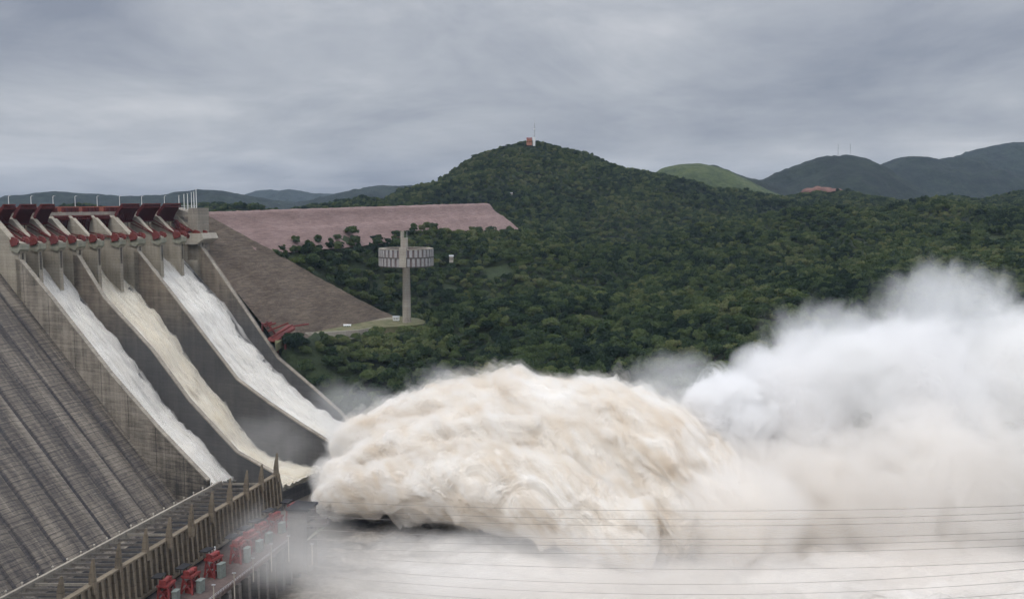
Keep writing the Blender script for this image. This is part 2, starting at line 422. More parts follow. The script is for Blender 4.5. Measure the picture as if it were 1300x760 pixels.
# radial gates: nine leaves, two groups raised, the middle group nearly down
TR = (-2.2, -27.2); RAD = 29.5
for g in range(9):
    Bl = crest(PIER[g]); Br = crest(PIER[g + 1])
    thl = 4.6 if g in (0, 3, 6) else 3.0
    e0 = Bl + AX * (thl + .35); e1 = Br - AX * .35
    up = g // 3 != 1
    t0, t1 = (R(21), R(53.5)) if up else (R(3), R(31))
    n = 15; m = MB(); vs = []
    T = np.linspace(t0, t1, n)
    for th in T:
        for rr in (RAD, RAD - .9):
            for e in (e0, e1): vs.append(pt(e, TR[0] - rr * math.cos(th), TR[1] + rr * math.sin(th)))
    fs = []
    for i in range(n - 1):
        a, b = 4 * i, 4 * i + 4
        fs += [(a, a + 1, b + 1, b), (a + 2, b + 2, b + 3, a + 3), (a, b, b + 2, a + 2), (a + 1, a + 3, b + 3, b + 1)]
    fs += [(0, 2, 3, 1), (4 * n - 4, 4 * n - 3, 4 * n - 1, 4 * n - 2)]
    m.add(vs, fs)
    # ribs on the downstream face: eight upright, three level girders
    for q in np.linspace(.02, .98, 9):
        e = e0 + (e1 - e0) * q
        pts = [(TR[0] - rr * math.cos(th), TR[1] + rr * math.sin(th)) for rr, ths in ((RAD - .92, T), (RAD - 2.3, T[::-1])) for th in ths]
        m.prism([pt(e, *c) - AX * .2 for c in pts], AX * .4)
    gate = m.build('radial_gate', M['gate_red'], spill)
    for th in (t0 + .03, t1 - .03):
        gd = MB(); rr = RAD - 2.7
        gd.beam(pt(e0, TR[0] - rr * math.cos(th), TR[1] + rr * math.sin(th)), pt(e1, TR[0] - rr * math.cos(th), TR[1] + rr * math.sin(th)), .5, .7)
        gd.build('girder', M['gate_red'], gate)
    tr = MB(); th = t1 + .012
    tr.beam(pt(e0, TR[0] - (RAD - .3) * math.cos(th), TR[1] + (RAD - .3) * math.sin(th)), pt(e1, TR[0] - (RAD - .3) * math.cos(th), TR[1] + (RAD - .3) * math.sin(th)), 1.3, .7)
    tr.build('top_seal', M['red'], gate)
    for e, q in ((e0, .9), (e1, -.9)):
        am = MB(); hub = pt(e, *TR) + AX * q
        for th in (t0 - .04, t0 + .07):
            am.beam(hub, pt(e, TR[0] - (RAD - 2.6) * math.cos(th), TR[1] + (RAD - 2.6) * math.sin(th)) + AX * q, .55, .7)
        a0 = [pt(e, TR[0] - 15 * math.cos(th), TR[1] + 15 * math.sin(th)) + AX * q for th in (t0 - .04, t0 + .07)]
        am.beam(a0[0], a0[1], .5)
        am.tube([hub - AX * .9, hub + AX * .9], 1.1, 10)
        am.build('gate_arm', M['arm_red'], gate)
    hb = MB()                                # beam and posts per bay, coloured black as shade in the gate slots
    zt = DECKZ + .05
    hb.beam(pt(e0, -29.5, -17) , pt(e1, -29.5, -17), 1.6, 1.4)
    for q in (.2, .42, .64, .86): hb.beam(pt(e0 + (e1 - e0) * q, -29.5, -17.7), pt(e0 + (e1 - e0) * q, -29.5, -30), .5, .5)
    hb.build('slot_shade_frame', M['black_gap'], spill)

# bridge deck and its parapet
def strip(mb, s0, s1, z0, z1, e0, e1): mb.prism([pt(e0, s0, z0), pt(e0, s1, z0), pt(e0, s1, z1), pt(e0, s0, z1)], (e1 - e0) * np.array([1, 1, 0]))
E0 = crest(25) - AX * 45; E1 = crest(255) + AX * 10
m = MB(); strip(m, -58, -34, DECKZ + .02, DECKZ + 1.6, E0, E1); m.build('bridge_deck', M['pale_concrete'], spill)
m = MB(); strip(m, -34.5, -33.9, DECKZ + 1.62, DECKZ + 2.7, E0, E1)
strip(m, -57.5, -56.9, DECKZ + 1.62, DECKZ + 2.7, E0, E1); m.build('parapet', M['pale_concrete'], spill)
# orange-red maintenance girder along the deck
m = MB(); strip(m, -47, -45.8, DECKZ + 3.2, DECKZ + 6.6, E0, E1 - AX * 14)
for q in np.linspace(0, 1, 90):
    e = E0 + (E1 - AX * 14 - E0) * q
    m.beam(pt(e, -45.6, DECKZ + 1.62), pt(e, -45.6, DECKZ + 6.5), .45)
m.build('service_girder', M['orange_red'], spill)
# winch houses above the lowered gates
for g in range(9):
    e = (crest(PIER[g]) + crest(PIER[g + 1])) / 2
    m = MB()
    for q in (-5.2, -1.9, 1.5, 4.9):
        m.box(pt(e, -36.4, DECKZ + 3.6) + AX * q, D * 1.5, AX * 1.35, UP * 1.9)
        m.box(pt(e, -36.4, DECKZ + 5.75) + AX * q, D * 1.7, AX * 1.5, UP * .22)
    m.build('winch', M['gate_red'], spill)

# end block at the right of the gates: tower, corbelled platform, red hoist
B = W[3]
tr_ = lambda L: [pt(B, *sz(x, y, B)) for x, y in L]
m = MB(); m.prism(tr_([(239, 264), (250.5, 264), (251, 297), (252, 330), (238, 330), (238, 290)]), AX * 13)
m.prism([p + AX * 1 for p in tr_([(214, 262), (239, 270), (239, 275), (225, 275), (214, 268)])], AX * 10)
tw = m.build('end_tower', M['concrete'], spill)
m = MB(); m.prism([p - AX * 3 for p in tr_([(238, 296), (259, 296), (262, 303), (252, 310), (238, 310)])], AX * 17); m.build('platform', M['pale_concrete'], tw)
m = MB()
for (x0, y0), (x1, y1) in (((226, 280), (244, 300)), ((229, 291), (243, 292)), ((243, 300), (236, 288)), ((226, 280), (231, 302)), ((231, 302), (244, 300))):
    m.beam(pt(B, *sz(x0, y0, B)) - AX * 2.5, pt(B, *sz(x1, y1, B)) - AX * 2.5, 2.0)
m.build('hoist', M['red'], tw)

# street lamps on the deck and the taller floodlight poles on the end tower
def lamp(px, ytop, ybase, Y, label, group, arm=1.6, rad=.22):
    b = at(px, ybase, Y); tpt = at(px, ytop, Y)
    b = np.array([tpt[0], tpt[1], b[2]])
    t = thing('street_lamp', label, 'lamp', b, group)
    m = MB(); m.tube([b, tpt], [rad, rad * .7], 8); m.tube([tpt, tpt + D * arm * .7 + UP * .5, tpt + D * arm + UP * .45], rad * .6, 6); m.build('pole', M['white'], t)
    m = MB(); e = tpt + D * (arm + .4) + UP * .4; m.box(e, D * .55, AX * .22, UP * .13); m.build('lamp_head', M['steel'], t)
    m = MB(); m.box(b + UP * .25, D * .4, AX * .4, UP * .25); m.build('base', M['pale_concrete'], t)
for i, p in enumerate([10.6, 39, 67, 95, 123, 151.5, 179.6, 208.5]):
    e = atv(p, 262, pt(A0, -54, 0), AX)
    ylab = ['above the first raised gate at the left edge', 'above the second raised gate from the left', 'first in the gap between the raised gates', 'mid-gap between the two raised gate groups',
            'last in the gap before the right raised gates', 'behind the first gate of the right raised group', 'behind the middle gate of the right raised group', 'behind the last raised gate beside the tall poles'][i]
    _, py = proj(np.array([e[0], e[1], DECKZ + 1.6]))
    lamp(p, 249.5, float(py), e[1], 'thin white street lamp ' + ylab, 'street lamps along the spillway deck', rad=.3)
pos_words = ['leftmost of the six tall white poles on the spillway end block', 'second from left of the six tall white poles on the end block', 'third from left of the six tall white poles on the end block',
             'third from right of the six tall white poles on the end block', 'second from right of the six tall white poles on the end block', 'rightmost and tallest of the six white poles on the end block']
for i, (p, yt) in enumerate(zip([227.5, 234.0, 238.6, 243.5, 246.6, 249.6], [248.5, 247, 246, 244.5, 243.5, 241])):
    e = atv(p, 265, pt(W[3], -6, 0) + AX * 6, np.array([1.0, 0.02 * i, 0]))
    b = at(p, 266, e[1]); tp_ = at(p, yt, e[1])
    t = thing('floodlight_pole', pos_words[i], 'pole', b, 'tall white poles on the end block')
    m = MB(); m.tube([b, (b[0], b[1], tp_[2])], [.42, .28], 8); m.build('pole', M['white'], t)
    m = MB(); m.box((b[0], b[1], tp_[2] + .2), (.7, 0, 0), (0, .3, 0), (0, 0, .25)); m.build('lamp_head', M['steel'], t)
m = MB()
for x0, x1 in ((227.5, 249.6),):
    for dy in (0, 1.2):
        e = W[3][1] + 10
        m.beam(at(x0, 263.5 - dy * 2, e), at(x1, 263.5 - dy * 2, e), .25)
m.build('railing', M['white'], tw)

# ------------------------------------------------------------------ gravity dam face at far left, rising out of frame
PA = np.array([0.2227, 0.9749, 0.0])                          # along the powerhouse
L0 = atv(-45, 324, W[0], D) - AX * .02; L1 = atv(205, 646.5, W[0], D) - AX * .02; L2 = L1 + (L1 - L0) * .35
dn = (L2 - L0); Ld = np.linalg.norm(dn); dn /= Ld
nrm = np.cross(dn, PA); nrm /= np.linalg.norm(nrm); nrm *= np.sign(nrm[2])
nu, nv = 240, 60
U = np.linspace(0, 330, nu); V = np.linspace(0, Ld, nv)
def rib(u):                                                   # shallow raised bands between the contraction joints
    ph = (u % 18.0) / 18.0
    return 0.9 * (1 / (1 + math.exp(-(ph - .12) * 60)) - 1 / (1 + math.exp(-(ph - .58) * 60)))
Pv = np.array([[L0 - PA * u + dn * v + nrm * rib(u) for v in V] for u in U]).reshape(-1, 3)
dam = mesh_obj('gravity_dam', Pv, grid_faces(nu, nv), None)
uvl = dam.data.uv_layers.new(name='run')
li = np.empty(len(dam.data.loops), np.int32); dam.data.loops.foreach_get('vertex_index', li)
uvs = np.stack([np.repeat(U, nv), np.tile(V, nu)], -1)[li]
uvl.data.foreach_set('uv', uvs.ravel()); dam.data.materials.append(M['dam_face'])
m_ = dam.modifiers.new('thickness', 'SOLIDIFY'); m_.thickness = 14; m_.offset = -1 if np.dot(nrm, UP) > 0 else 1
tag(recentre(dam), 'dark streaked sloping concrete dam face at the lower left corner', 'dam')

# ------------------------------------------------------------------ powerhouse roof in front of the dam toe
ZR = -155.0
G0, G1 = atz(5, 758.5, ZR), atz(282, 611, ZR)                 # gutter edge
PA2 = G1 - G0; PA2[2] = 0; Lr = np.linalg.norm(PA2); PA2 /= Lr
Fq0, Fq1 = atz(95, 757, ZR), atz(350, 604, ZR)                # parapet edge
ph = thing('powerhouse', 'long powerhouse with slatted dark roof and ribbed tan parapet, lower left', 'building', (*((G1 + Fq1) / 2)[:2], -200))
G00 = G0 - PA2 * 60; PB2 = Fq1 - Fq0; PB2 /= np.linalg.norm(PB2); F00 = Fq0 - PB2 * 60
m = MB(); m.prism([G00 - UP * 7, G1 - UP * 7, Fq1 - UP * 7, F00 - UP * 7], -UP * 38); m.build('hall', M['black_gap'], ph)  # block coloured black as the shade seen between the roof beams
m = MB(); g_out = np.array([-PA2[1], PA2[0], 0])
m.prism([G00 + UP * .5, G1 + UP * .5, G1 + UP * .5 - g_out * -1.3, G00 + UP * .5 - g_out * -1.3], -UP * 3.6)
m.build('gutter_kerb', M['concrete'], ph)
beam_y = [611.5] + list(np.linspace(618, 652, 8)) + list(np.linspace(657, 757, 17)) + [766, 774, 783, 792]
for k, y in enumerate(beam_y):
    a = G0 + PA2 * ((ray(0, 0)[0] * 0) + 0)
    # where this row meets the two edges
    def meet(P, Q):
        lo, hi = -1.0, 1.3
        for _ in range(40):
            mid = (lo + hi) / 2
            if proj(P + (Q - P) * mid)[1] > y: lo = mid
            else: hi = mid
        return P + (Q - P) * lo
    a, b = meet(G0, G1), meet(Fq0, Fq1)
    m = MB(); m.beam(a + (b - a) * .015 - UP * 1.2, b - (b - a) * .02 - UP * 1.2, .32, .9)
    m.beam(a + (b - a) * .015 - UP * .55, b - (b - a) * .02 - UP * .55, .36, .22)
    m.build('roof_beam', M['concrete'] if k in (0, 12, 22) else M['beam'], ph)
# ribbed parapet
pn = np.array([PB2[1], -PB2[0], 0])
Lp = np.linalg.norm(Fq1 - F00)
m = MB(); m.prism([F00 + UP * 1.2, Fq1 + UP * 1.2, Fq1 - UP * 17, F00 - UP * 17], pn * 1.2)
m.prism([F00 + UP * 1.21 - pn * .3, Fq1 + UP * 1.21 - pn * .3, Fq1 + UP * 2.0 - pn * .3, F00 + UP * 2.0 - pn * .3], pn * 2.6)
m.prism([F00 - UP * 16.9 + pn * 1.21, Fq1 - UP * 16.9 + pn * 1.21, Fq1 - UP * 15.6 + pn * 1.21, F00 - UP * 15.6 + pn * 1.21], pn * 2.2)
for u in np.arange(2, Lp, 4.2):
    q = F00 + PB2 * u
    m.prism([q + pn * 1.21 + UP * 1.1, q + pn * 1.21 - UP * 15.5, q + pn * 3.2 - UP * 15.5, q + pn * 2.2 + UP * 1.1], PB2 * 1.5)
m.build('parapet', M['tan_concrete'], ph)
for (bx, by, ty) in [(77, 762, 735), (117, 747, 712), (150, 726, 692), (184, 705, 674), (214, 690, 660), (242, 675, 643), (268, 657, 627), (291, 642, 610), (312, 630, 600), (331, 618, 592), (350, 606, 578)]:
    if bx == 77: b = atz(bx, by, ZR)
    else: b = atz(bx, by, ZR) + pn * .2
    h = (by - ty) / F * b[1] + 2
    m = MB(); w = 1.5
    for q in ((-1, 0),):
        m.add([b - PB2 * 1.0 - pn * 1.3 - UP * 2, b + PB2 * 1.0 - pn * 1.3 - UP * 2, b + PB2 * 1.0 + pn * 1.5 - UP * 2, b - PB2 * 1.0 + pn * 1.5 - UP * 2,
               b - PB2 * .9 - pn * .9 + UP * h * .45, b + PB2 * .9 - pn * .9 + UP * h * .45, b + PB2 * .9 + pn * 1.3 + UP * h * .45, b - PB2 * .9 + pn * 1.3 + UP * h * .45,
               b - PB2 * .5 + pn * .6 + UP * h, b + PB2 * .5 + pn * .6 + UP * h, b + PB2 * .5 + pn * 1.2 + UP * h, b - PB2 * .5 + pn * 1.2 + UP * h],
              [(3, 2, 1, 0), (0, 1, 5, 4), (1, 2, 6, 5), (2, 3, 7, 6), (3, 0, 4, 7), (4, 5, 9, 8), (5, 6, 10, 9), (6, 7, 11, 10), (7, 4, 8, 11), (8, 9, 10, 11)])
    m.build('pylon', M['tan_concrete'], ph)
# lower deck with the draft tube gate hoists, then the tailrace wall
ZD = ZR - 19
m = MB(); m.prism([F00 - UP * 19 + pn * 1.3, Fq1 - UP * 19 + pn * 1.3 - PB2 * 12, Fq1 - UP * 19 + pn * 30 - PB2 * 12, F00 - UP * 19 + pn * 30], -UP * 1.6)
ld = m.build('lower_deck', M['rusty_deck'], ph)
m = MB(); m.prism([F00 - UP * 20.7 + pn * 1.5, Fq1 - UP * 20.7 + pn * 1.5 - PB2 * 12, Fq1 - UP * 20.7 + pn * 27 - PB2 * 12, F00 - UP * 20.7 + pn * 27], -UP * 30)
for u in np.arange(6, Lp - 16, 9.0):
    q = F00 + PB2 * u - UP * 20.7
    m.prism([q + pn * 27.01, q + pn * 31, q + pn * 31 - UP * 30, q + pn * 27.01 - UP * 30], PB2 * 2.6)
m.build('tailrace_wall', M['dark_concrete'], ph)
m = MB()
for u in np.arange(0, Lp - 14, 2.2):
    q = F00 + PB2 * u - UP * 19 + pn * 29.5
    m.beam(q, q + UP * 1.2, .12)
for hgt in (.6, 1.2): m.beam(F00 - UP * (19 - hgt) + pn * 29.5, Fq1 - PB2 * 13 - UP * (19 - hgt) + pn * 29.5, .1)
m.build('railing', M['steel'], ph)
# hoists: red frame, grey-green cabinet, dark canopy
hw = ['nearest red hoist of the powerhouse deck, cut by the bottom edge', 'orange-topped red hoist second from the bottom edge', 'red hoist with a grey cabinet, third from the bottom edge', 'red hoist with a grey cabinet below the white frame posts',
      'bright red hoist just beyond the white frame posts', 'red hoist sixth from the bottom edge, beside a thin pole', 'faded red hoist in front of the tall grey cabinet block', 'tall grey-green cabinet hoist at the far end of the row']
hpos = [(212, 757), (243, 744), (272, 724), (303, 706), (318, 693), (332, 681), (350, 668), (372, 664)]
for k, (x, y) in enumerate(hpos):
    c = atz(x, y + 6, ZD); sc_ = 1.0 if k < 7 else 1.45
    t = thing('gate_hoist', hw[k], 'hoist', c, 'red gate hoists on the powerhouse deck')
    rk = np.random.RandomState(300 + k); H = (7.2 + rk.uniform(-.6, 2.0)) * sc_; sw = rk.uniform(-.18, .18)
    p1 = PB2 * math.cos(sw) + pn * math.sin(sw); p2 = pn * math.cos(sw) - PB2 * math.sin(sw)
    m = MB()
    for a in (-1, 1):
        for b in (-1, 1): m.beam(c + p1 * 3.6 * a + p2 * 2.8 * b, c + p1 * 2.7 * a + p2 * 2.0 * b + UP * H, .75)
        m.beam(c + p1 * 3.5 * a - p2 * 2.7 + UP * .5, c + p1 * 2.9 * a + p2 * 2.1 + UP * H * .9, .5)
        m.beam(c + p1 * 3.5 * a + p2 * 2.7 + UP * .5, c + p1 * 2.9 * a - p2 * 2.1 + UP * H * .9, .5)
        m.beam(c - p1 * 3.3 + p2 * 2.4 * a + UP * H * .5, c + p1 * 3.3 + p2 * 2.4 * a + UP * H * .5, .6)
    m.box(c + UP * (H + .3), p1 * 3.9, p2 * 2.6, UP * .45)
    m.beam(c + UP * (H + .9) - p1 * 3.6 + p2 * 2.4, c + UP * (H + .9) + p1 * 3.6 + p2 * 2.4, .25)
    m.build('frame', M['machine_red'], t)
    m = MB(); cc = c + p2 * 4.4 + p1 * rk.uniform(-1.5, 1.5); ch = H * rk.uniform(.30, .42)
    m.box(cc + UP * ch, p1 * 1.8, p2 * 1.1, UP * ch); m.box(cc + UP * (2 * ch + .15), p1 * 2.0, p2 * 1.3, UP * .16)
    m.box(cc + p2 * 1.13 + UP * ch * .9, p1 * .7, p2 * .04, UP * ch * .8); m.build('cabinet', M['grey_green'], t)
    m = MB(); q_ = c + UP * (H + 1.9)
    m.tube([q_ - p1 * 2.8, q_ + p1 * 1.4], 1.15, 12); m.box(q_ + p1 * 2.4 - UP * .2, p1 * .9, p2 * 1.1, UP * 1.0)
    m.box(q_ - p1 * 3.3, p1 * .35, p2 * 1.5, UP * 1.3); m.box(c + UP * H * .55 + p1 * .6, p1 * 1.6, p2 * 1.5, UP * 1.0)
    m.box(c + UP * 1.2 - p1 * 1.2, p1 * 1.3, p2 * 1.6, UP * 1.2); m.build('winch_drum', M['machine_red'], t)
    m = MB(); m.box(c + UP * (H + 4.0) - p2 * 3.0 - p1 * .8, p1 * rk.uniform(2.6, 3.8), p2 * 2.1, UP * .22)
    for a in (-1, 1): m.beam(c + UP * (H + .8) - p2 * 3.0 + p1 * 2.3 * a - p1 * .8, c + UP * (H + 4.0) - p2 * 3.0 + p1 * 2.3 * a - p1 * .8, .25)
    m.build('canopy', M['black_gap'], t)
    m = MB()
    for a in (-.5, .5): m.beam(c + p1 * 3.9 + p2 * a, c + p1 * 3.4 + p2 * a + UP * (H + 1.4), .14)
    for q in np.arange(.6, H, .8): m.beam(c + p1 * 3.85 - p1 * .5 * q / H + p2 * -.5 + UP * q, c + p1 * 3.85 - p1 * .5 * q / H + p2 * .5 + UP * q, .12)
    m.build('ladder', M['orange_red'], t)
def simple_pole(name, label, cat, x, yb, yt, Y, rad, mat, group=None):
    a, b = at(x, yb, Y), at(x, yt, Y); a = np.array([b[0], b[1], a[2]])
    m = MB(); m.tube([a, b], [rad, rad * .75], 8)
    t = thing(name, label, cat, a, group); m.build('pole', mat, t)
    m = MB(); m.box(b + UP * .1, (.8, 0, 0), (0, .3, 0), (0, 0, .14)); m.build('lamp_head', M['steel'], t)
for k, (x, yb, yt, lab) in enumerate([(271, 772, 742, 'thin pale lamp pole nearest the bottom edge, in front of a grey cabinet'), (297, 764, 727, 'thin pale lamp pole between the third and fourth red hoists'), (321, 738, 708, 'slanting-armed thin pale pole at the edge of the powerhouse deck'),
                                    (344, 725, 690, 'thin faint pole below the tall grey cabinet'), (366, 712, 680, 'thin faint pole right of the tall grey cabinet'), (396, 716, 690, 'faint outermost pole under the dark bracket platform')]):
    simple_pole('lamp_pole', lab, 'pole', x, yb, yt, float(atz(x, yb - 4, ZD)[1]), .32, M['pale_concrete'], 'thin poles along the powerhouse deck')
# pale steel frame between the hoists
c = atz(270, 727, ZD)
t = thing('portal_frame', 'small white steel portal frame among the red hoists', 'frame', c)
m = MB()
for a in (-2.6, 0, 2.6): m.beam(c + PB2 * a, c + PB2 * a + UP * 12, .5)
for hz_ in (6, 9.5): m.beam(c - PB2 * 3 + UP * hz_, c + PB2 * 3 + UP * hz_, .45)
m.build('frame', M['white'], t)
# dark block and bracket platform at the far end
Yb = float(atz(372, 690, ZD)[1])
c = at(384, 668, Yb)
t = thing('control_house', 'dark grey flat-roofed concrete house at the far end of the powerhouse deck', 'building', c - UP * 30)
m = MB(); m.box(c - UP * 6, PB2 * 6, pn * 5.0, UP * 16); m.build('wall', M['dark_concrete'], t)
m = MB(); m.box(c + UP * 10.6, PB2 * 6.8, pn * 5.8, UP * .55); m.build('roof', M['black_gap'], t)
m = MB(); m.box(c + UP * 1.5 + pn * 5.02, PB2 * 1.2, pn * .12, UP * 2.2); m.build('door', M['black_gap'], t)
c = at(401, 672, Yb - 4)
t = thing('bracket_platform', 'dark cantilevered platform jutting out beside the grey end house', 'platform', c - UP * 6)
m = MB(); m.box(c + UP * 3.4, (6.4, 0, 0), (0, 3, 0), (0, 0, .7)); m.build('deck', M['dark_concrete'], t)
m = MB(); m.beam(c + np.array([-6, -2, -6]), c + np.array([5, -2, 2.6]), .8); m.beam(c + np.array([-6, 2, -6]), c + np.array([5, 2, 2.6]), .8); m.beam(c + np.array([-6.2, 0, -7]), c + np.array([-6.2, 0, 3]), 1.2); m.build('bracket', M['green_concrete'], t)
m = MB(); m.box(c + UP * 5.2 + np.array([3, 0, 0]), (3, 0, 0), (0, 2, 0), (0, 0, 1.1)); m.build('housing', M['dark_concrete'], t)
# row of pale bollard posts along the gutter, at the dam toe
for k in range(19):
    q = G0 + PA2 * (Lr * (k - .6) / 18.2) + g_out * 2.2
    x, y = proj(q)
    m = MB(); m.tube([q - UP * 2, q + UP * .8], .25, 8); m.tube([q + UP * .8, q + UP * 1.15, q + UP * 1.55], [.45, .5, .2], 8)
    o = m.build('bollard', M['pale_concrete']); tag(recentre(o), 'small pale bollard in the row between sloping dam face and powerhouse roof', 'bollard', 'pale bollards along the roof gutter')
# ------------------------------------------------------------------ terrain
# the earth dam carries on from the spillway: crest line, slope towards the river
W4O = W[3] + AX * 5.2                                          # outer face of the right chute wall
s9, z9 = sz(350.5, 433, W4O); s8, z8 = sz(257.5, 318, W4O)
KSL = (z8 - z9) / (s9 - s8); CZ0 = -10.5; SC0 = s8 - (CZ0 - z8) / KSL
SLOPE = 1 / KSL
def on_slope(px, py):                                          # traced pixel on the brown slope
    r = ray(px, py); n = UP + D * KSL; P0_ = np.array([W4O[0], W4O[1], 0]) + D * SC0 + UP * CZ0
    return r * (np.dot(n, P0_) / np.dot(n, r))
def sl(P): Q = np.asarray(P) - W4O; return np.dot(Q, D), np.dot(Q, AX)
BOUND = [on_slope(*p) for p in [(253, 268.5), (275, 279), (330, 310), (400, 350), (450, 378), (500, 402), (512, 409)]]
print('crest', CZ0, KSL, [tuple(np.round(p)) for p in BOUND])
K0 = np.array([W4O[0], W4O[1], 0]) + D * SC0 - AX * 2; z0 = CZ0
K1 = atv(621, 257.2, K0, AX); Lw = np.linalg.norm((K1 - K0)[:2]); wd = AX.copy(); wn = D.copy()
ZP = -110.0                                                    # platform beside the spillway
terr = [atz(x_, y_, ZP) for x_, y_ in ((350, 437), (368, 425), (395, 422), (440, 420.5), (470, 416.5), (528, 413), (545, 409), (530, 404), (500, 401), (440, 404), (380, 414), (348, 424))]
def inpoly(x, y, poly):
    r = np.zeros(len(x), bool); n = len(poly)
    for i in range(n):
        (x0, y0), (x1, y1) = poly[i][:2], poly[(i + 1) % n][:2]
        c = ((y0 > y) != (y1 > y)) & (x < (x1 - x0) * (y - y0) / (y1 - y0 + 1e-12) + x0); r ^= c
    return r
ctrl_px = [(600,440,790),(700,440,790),(800,430,800),(900,440,720),(1000,405,750),(1100,370,800),
 (560,400,850),(640,400,850),(720,400,860),(820,398,880),(900,385,920),(1100,345,980),(1300,325,1000),(1200,335,980),
 (560,345,1060),(640,297,1260),(650,345,1060),(740,345,1100),(820,345,1100),(920,322,1220),(1050,302,1230),(1200,292,1260),
 (560,300,1330),(650,302,1350),(720,300,1500),(1080,259,1850),(1180,257,1900),(1320,262,1950),
 (675,183.5,2050),(645,195,2030),(612,213,2015),(580,229,2005),(545,241,2000),(508,254,1990),(470,264,1990),(390,274,1990),(705,190,2070),(740,203,2090),(800,217,2120),(868,230,2180),(940,247,2240),(1000,258,2300),
 (640,258,1780),(700,252,1780),(800,262,1780),(760,225,1930),(670,222,1900),(600,246,1850),(860,250,1950),(930,262,1950)]
C = [tuple(at(*c)) for c in ctrl_px]
for a_, b_, y_ in ((1340, 264, 1430), (1220, 265, 1450), (1110, 268, 1460), (1000, 276, 1450), (905, 290, 1400), (825, 305, 1340), (745, 318, 1260)):
    q_ = at(a_, b_, y_); C += [tuple(q_), (q_[0] * 1.12, q_[1] + 165, q_[2] - 30)]
C += [tuple(p + AX * 30 - UP * 9) for p in BOUND[2:6]]
for u_, zq in ((.2, -33), (.35, -36), (.55, -42), (.75, -47), (.95, -53)): q_ = K0 + wd * Lw * u_; C += [(q_[0] + wn[0] * 36, q_[1] + wn[1] * 36, zq)]
C += [tuple(atv(x, y, W[3] + AX * 10, D)) for x, y in ((375, 452), (415, 497), (452, 538), (500, 522), (560, 508), (640, 494), (740, 494), (850, 505), (980, 520))]
C += [*[tuple(atz(x_, y_, ZP)) for x_, y_ in ((400, 428), (450, 418), (516, 409), (545, 410))], (300, 560, -165), (500, 600, -140),
      (-300, 2500, -30), (100, 2700, -40), (600, 2700, -40), (1200, 2500, -40), (-900, 2200, -30), (-900, 1500, -45), (-600, 1200, -45), (-400, 1000, -60), (-330, 860, -90), (1500, 1500, -40), (1200, 1000, -50), (900, 700, -80), (800, 500, -130), (1600, 2200, -20), (-420, 1000, -60)]
C = np.array(C, float)
def tps_fit(P, z, lam):
    n = len(P); d = np.linalg.norm(P[:, None] - P[None], axis=2) + 1e-9
    K = d * d * np.log(d) + lam * np.eye(n)
    A = np.zeros((n + 3, n + 3)); A[:n, :n] = K; A[:n, n] = 1; A[:n, n + 1:] = P; A[n:, :n] = A[:n, n:].T
    return np.linalg.solve(A, np.concatenate([z, np.zeros(3)]))
SCL = 500.0
wts = tps_fit(C[:, :2] / SCL, C[:, 2], 0.004)
def height(X, Y, rough=True):
    Q = np.stack([np.ravel(X), np.ravel(Y)], -1) / SCL; out = np.empty(len(Q))
    P = C[:, :2] / SCL
    for a in range(0, len(Q), 20000):
        q = Q[a:a + 20000]; d = np.linalg.norm(q[:, None] - P[None], axis=2) + 1e-9
        out[a:a + 20000] = (d * d * np.log(d)) @ wts[:-3] + wts[-3] + q @ wts[-2:]
    x, y = np.ravel(X), np.ravel(Y)
    if rough:
        amp = np.clip((y - 900) / 900, 0, 1)
        p3 = np.stack([x / 260, y / 260, np.zeros_like(x)], -1)
        g = fbm(p3, 4, .5, 31); gul = np.abs(noise3(np.stack([x / 170, y / 260, np.zeros_like(x) + 5], -1), 44))
        out += amp * (15 * g + 50 * (gul - .26)) * (1 - .85 * np.exp(-((x - at(675, 183, 2050)[0]) ** 2 / 150 ** 2 + (y - 2050) ** 2 / 220 ** 2))) + np.clip((y - 760) / 300, 0, 1) * (1 - amp * .6) * 20 * noise3(np.stack([x / 95, y / 120, np.zeros_like(x) + 9], -1), 47)
    # keep the ground under the fill
    ss = (x - W4O[0]) * D[0] + (y - W4O[1]) * D[1]; ll = (x - W4O[0]) * AX[0] + (y - W4O[1]) * AX[1]
    bs = [sl(p) for p in BOUND]; lr = np.interp(ss, [q[0] for q in bs], [q[1] for q in bs])
    under = (ll < lr + 8) & (ss > SC0 - 30) & (ss < bs[-1][0] + 4)
    out = np.where(under, np.minimum(out, np.maximum(CZ0 - (ss - SC0) * KSL - 8, ZP - 3)), out)
    t2 = np.array([(p[0], p[1]) for p in terr]); tc = t2.mean(0)
    out = np.where(inpoly(x, y, (t2 - tc) * 1.12 + tc), np.minimum(out, ZP - 2.5), out)
    out = np.where(inpoly(x, y, (t2 - tc) * 1.05 + tc + (0, -16)), np.minimum(out, ZP - 7.5), out)
    uw_ = (x - K0[0]) * wd[0] + (y - K0[1]) * wd[1]; vw_ = (x - K0[0]) * wn[0] + (y - K0[1]) * wn[1]
    zc_ = z0 + (K1[2] - z0) * np.clip(uw_ / Lw, 0, 1)
    out = np.where((vw_ > -30) & (vw_ < 27) & (uw_ > -20) & (uw_ < Lw + 6), np.minimum(out, zc_ - 1.0 / SLOPE * np.maximum(vw_, 0) - 7), out)
    out = np.where((vw_ <= -26) & (uw_ < Lw - 20) & (y < 1850), np.minimum(out, -60), out)
    return out
gx = np.arange(-1000, 1701, 7.0); gy = np.arange(240, 2761, 7.0)
XX, YY = np.meshgrid(gx, gy, indexing='ij'); ZZ = height(XX, YY).reshape(XX.shape)
side = (XX - W[3][0]) * AX[1] - (YY - W[3][1]) * AX[0]         # downstream distance from the crest plane
lat = (XX - W[3][0]) * AX[0] + (YY - W[3][1]) * AX[1]
inside = (lat < 6.5)                                            # in front of the right chute wall: river bed
ZZ = np.where(inside & (YY < 1200), np.minimum(ZZ, -200), ZZ)
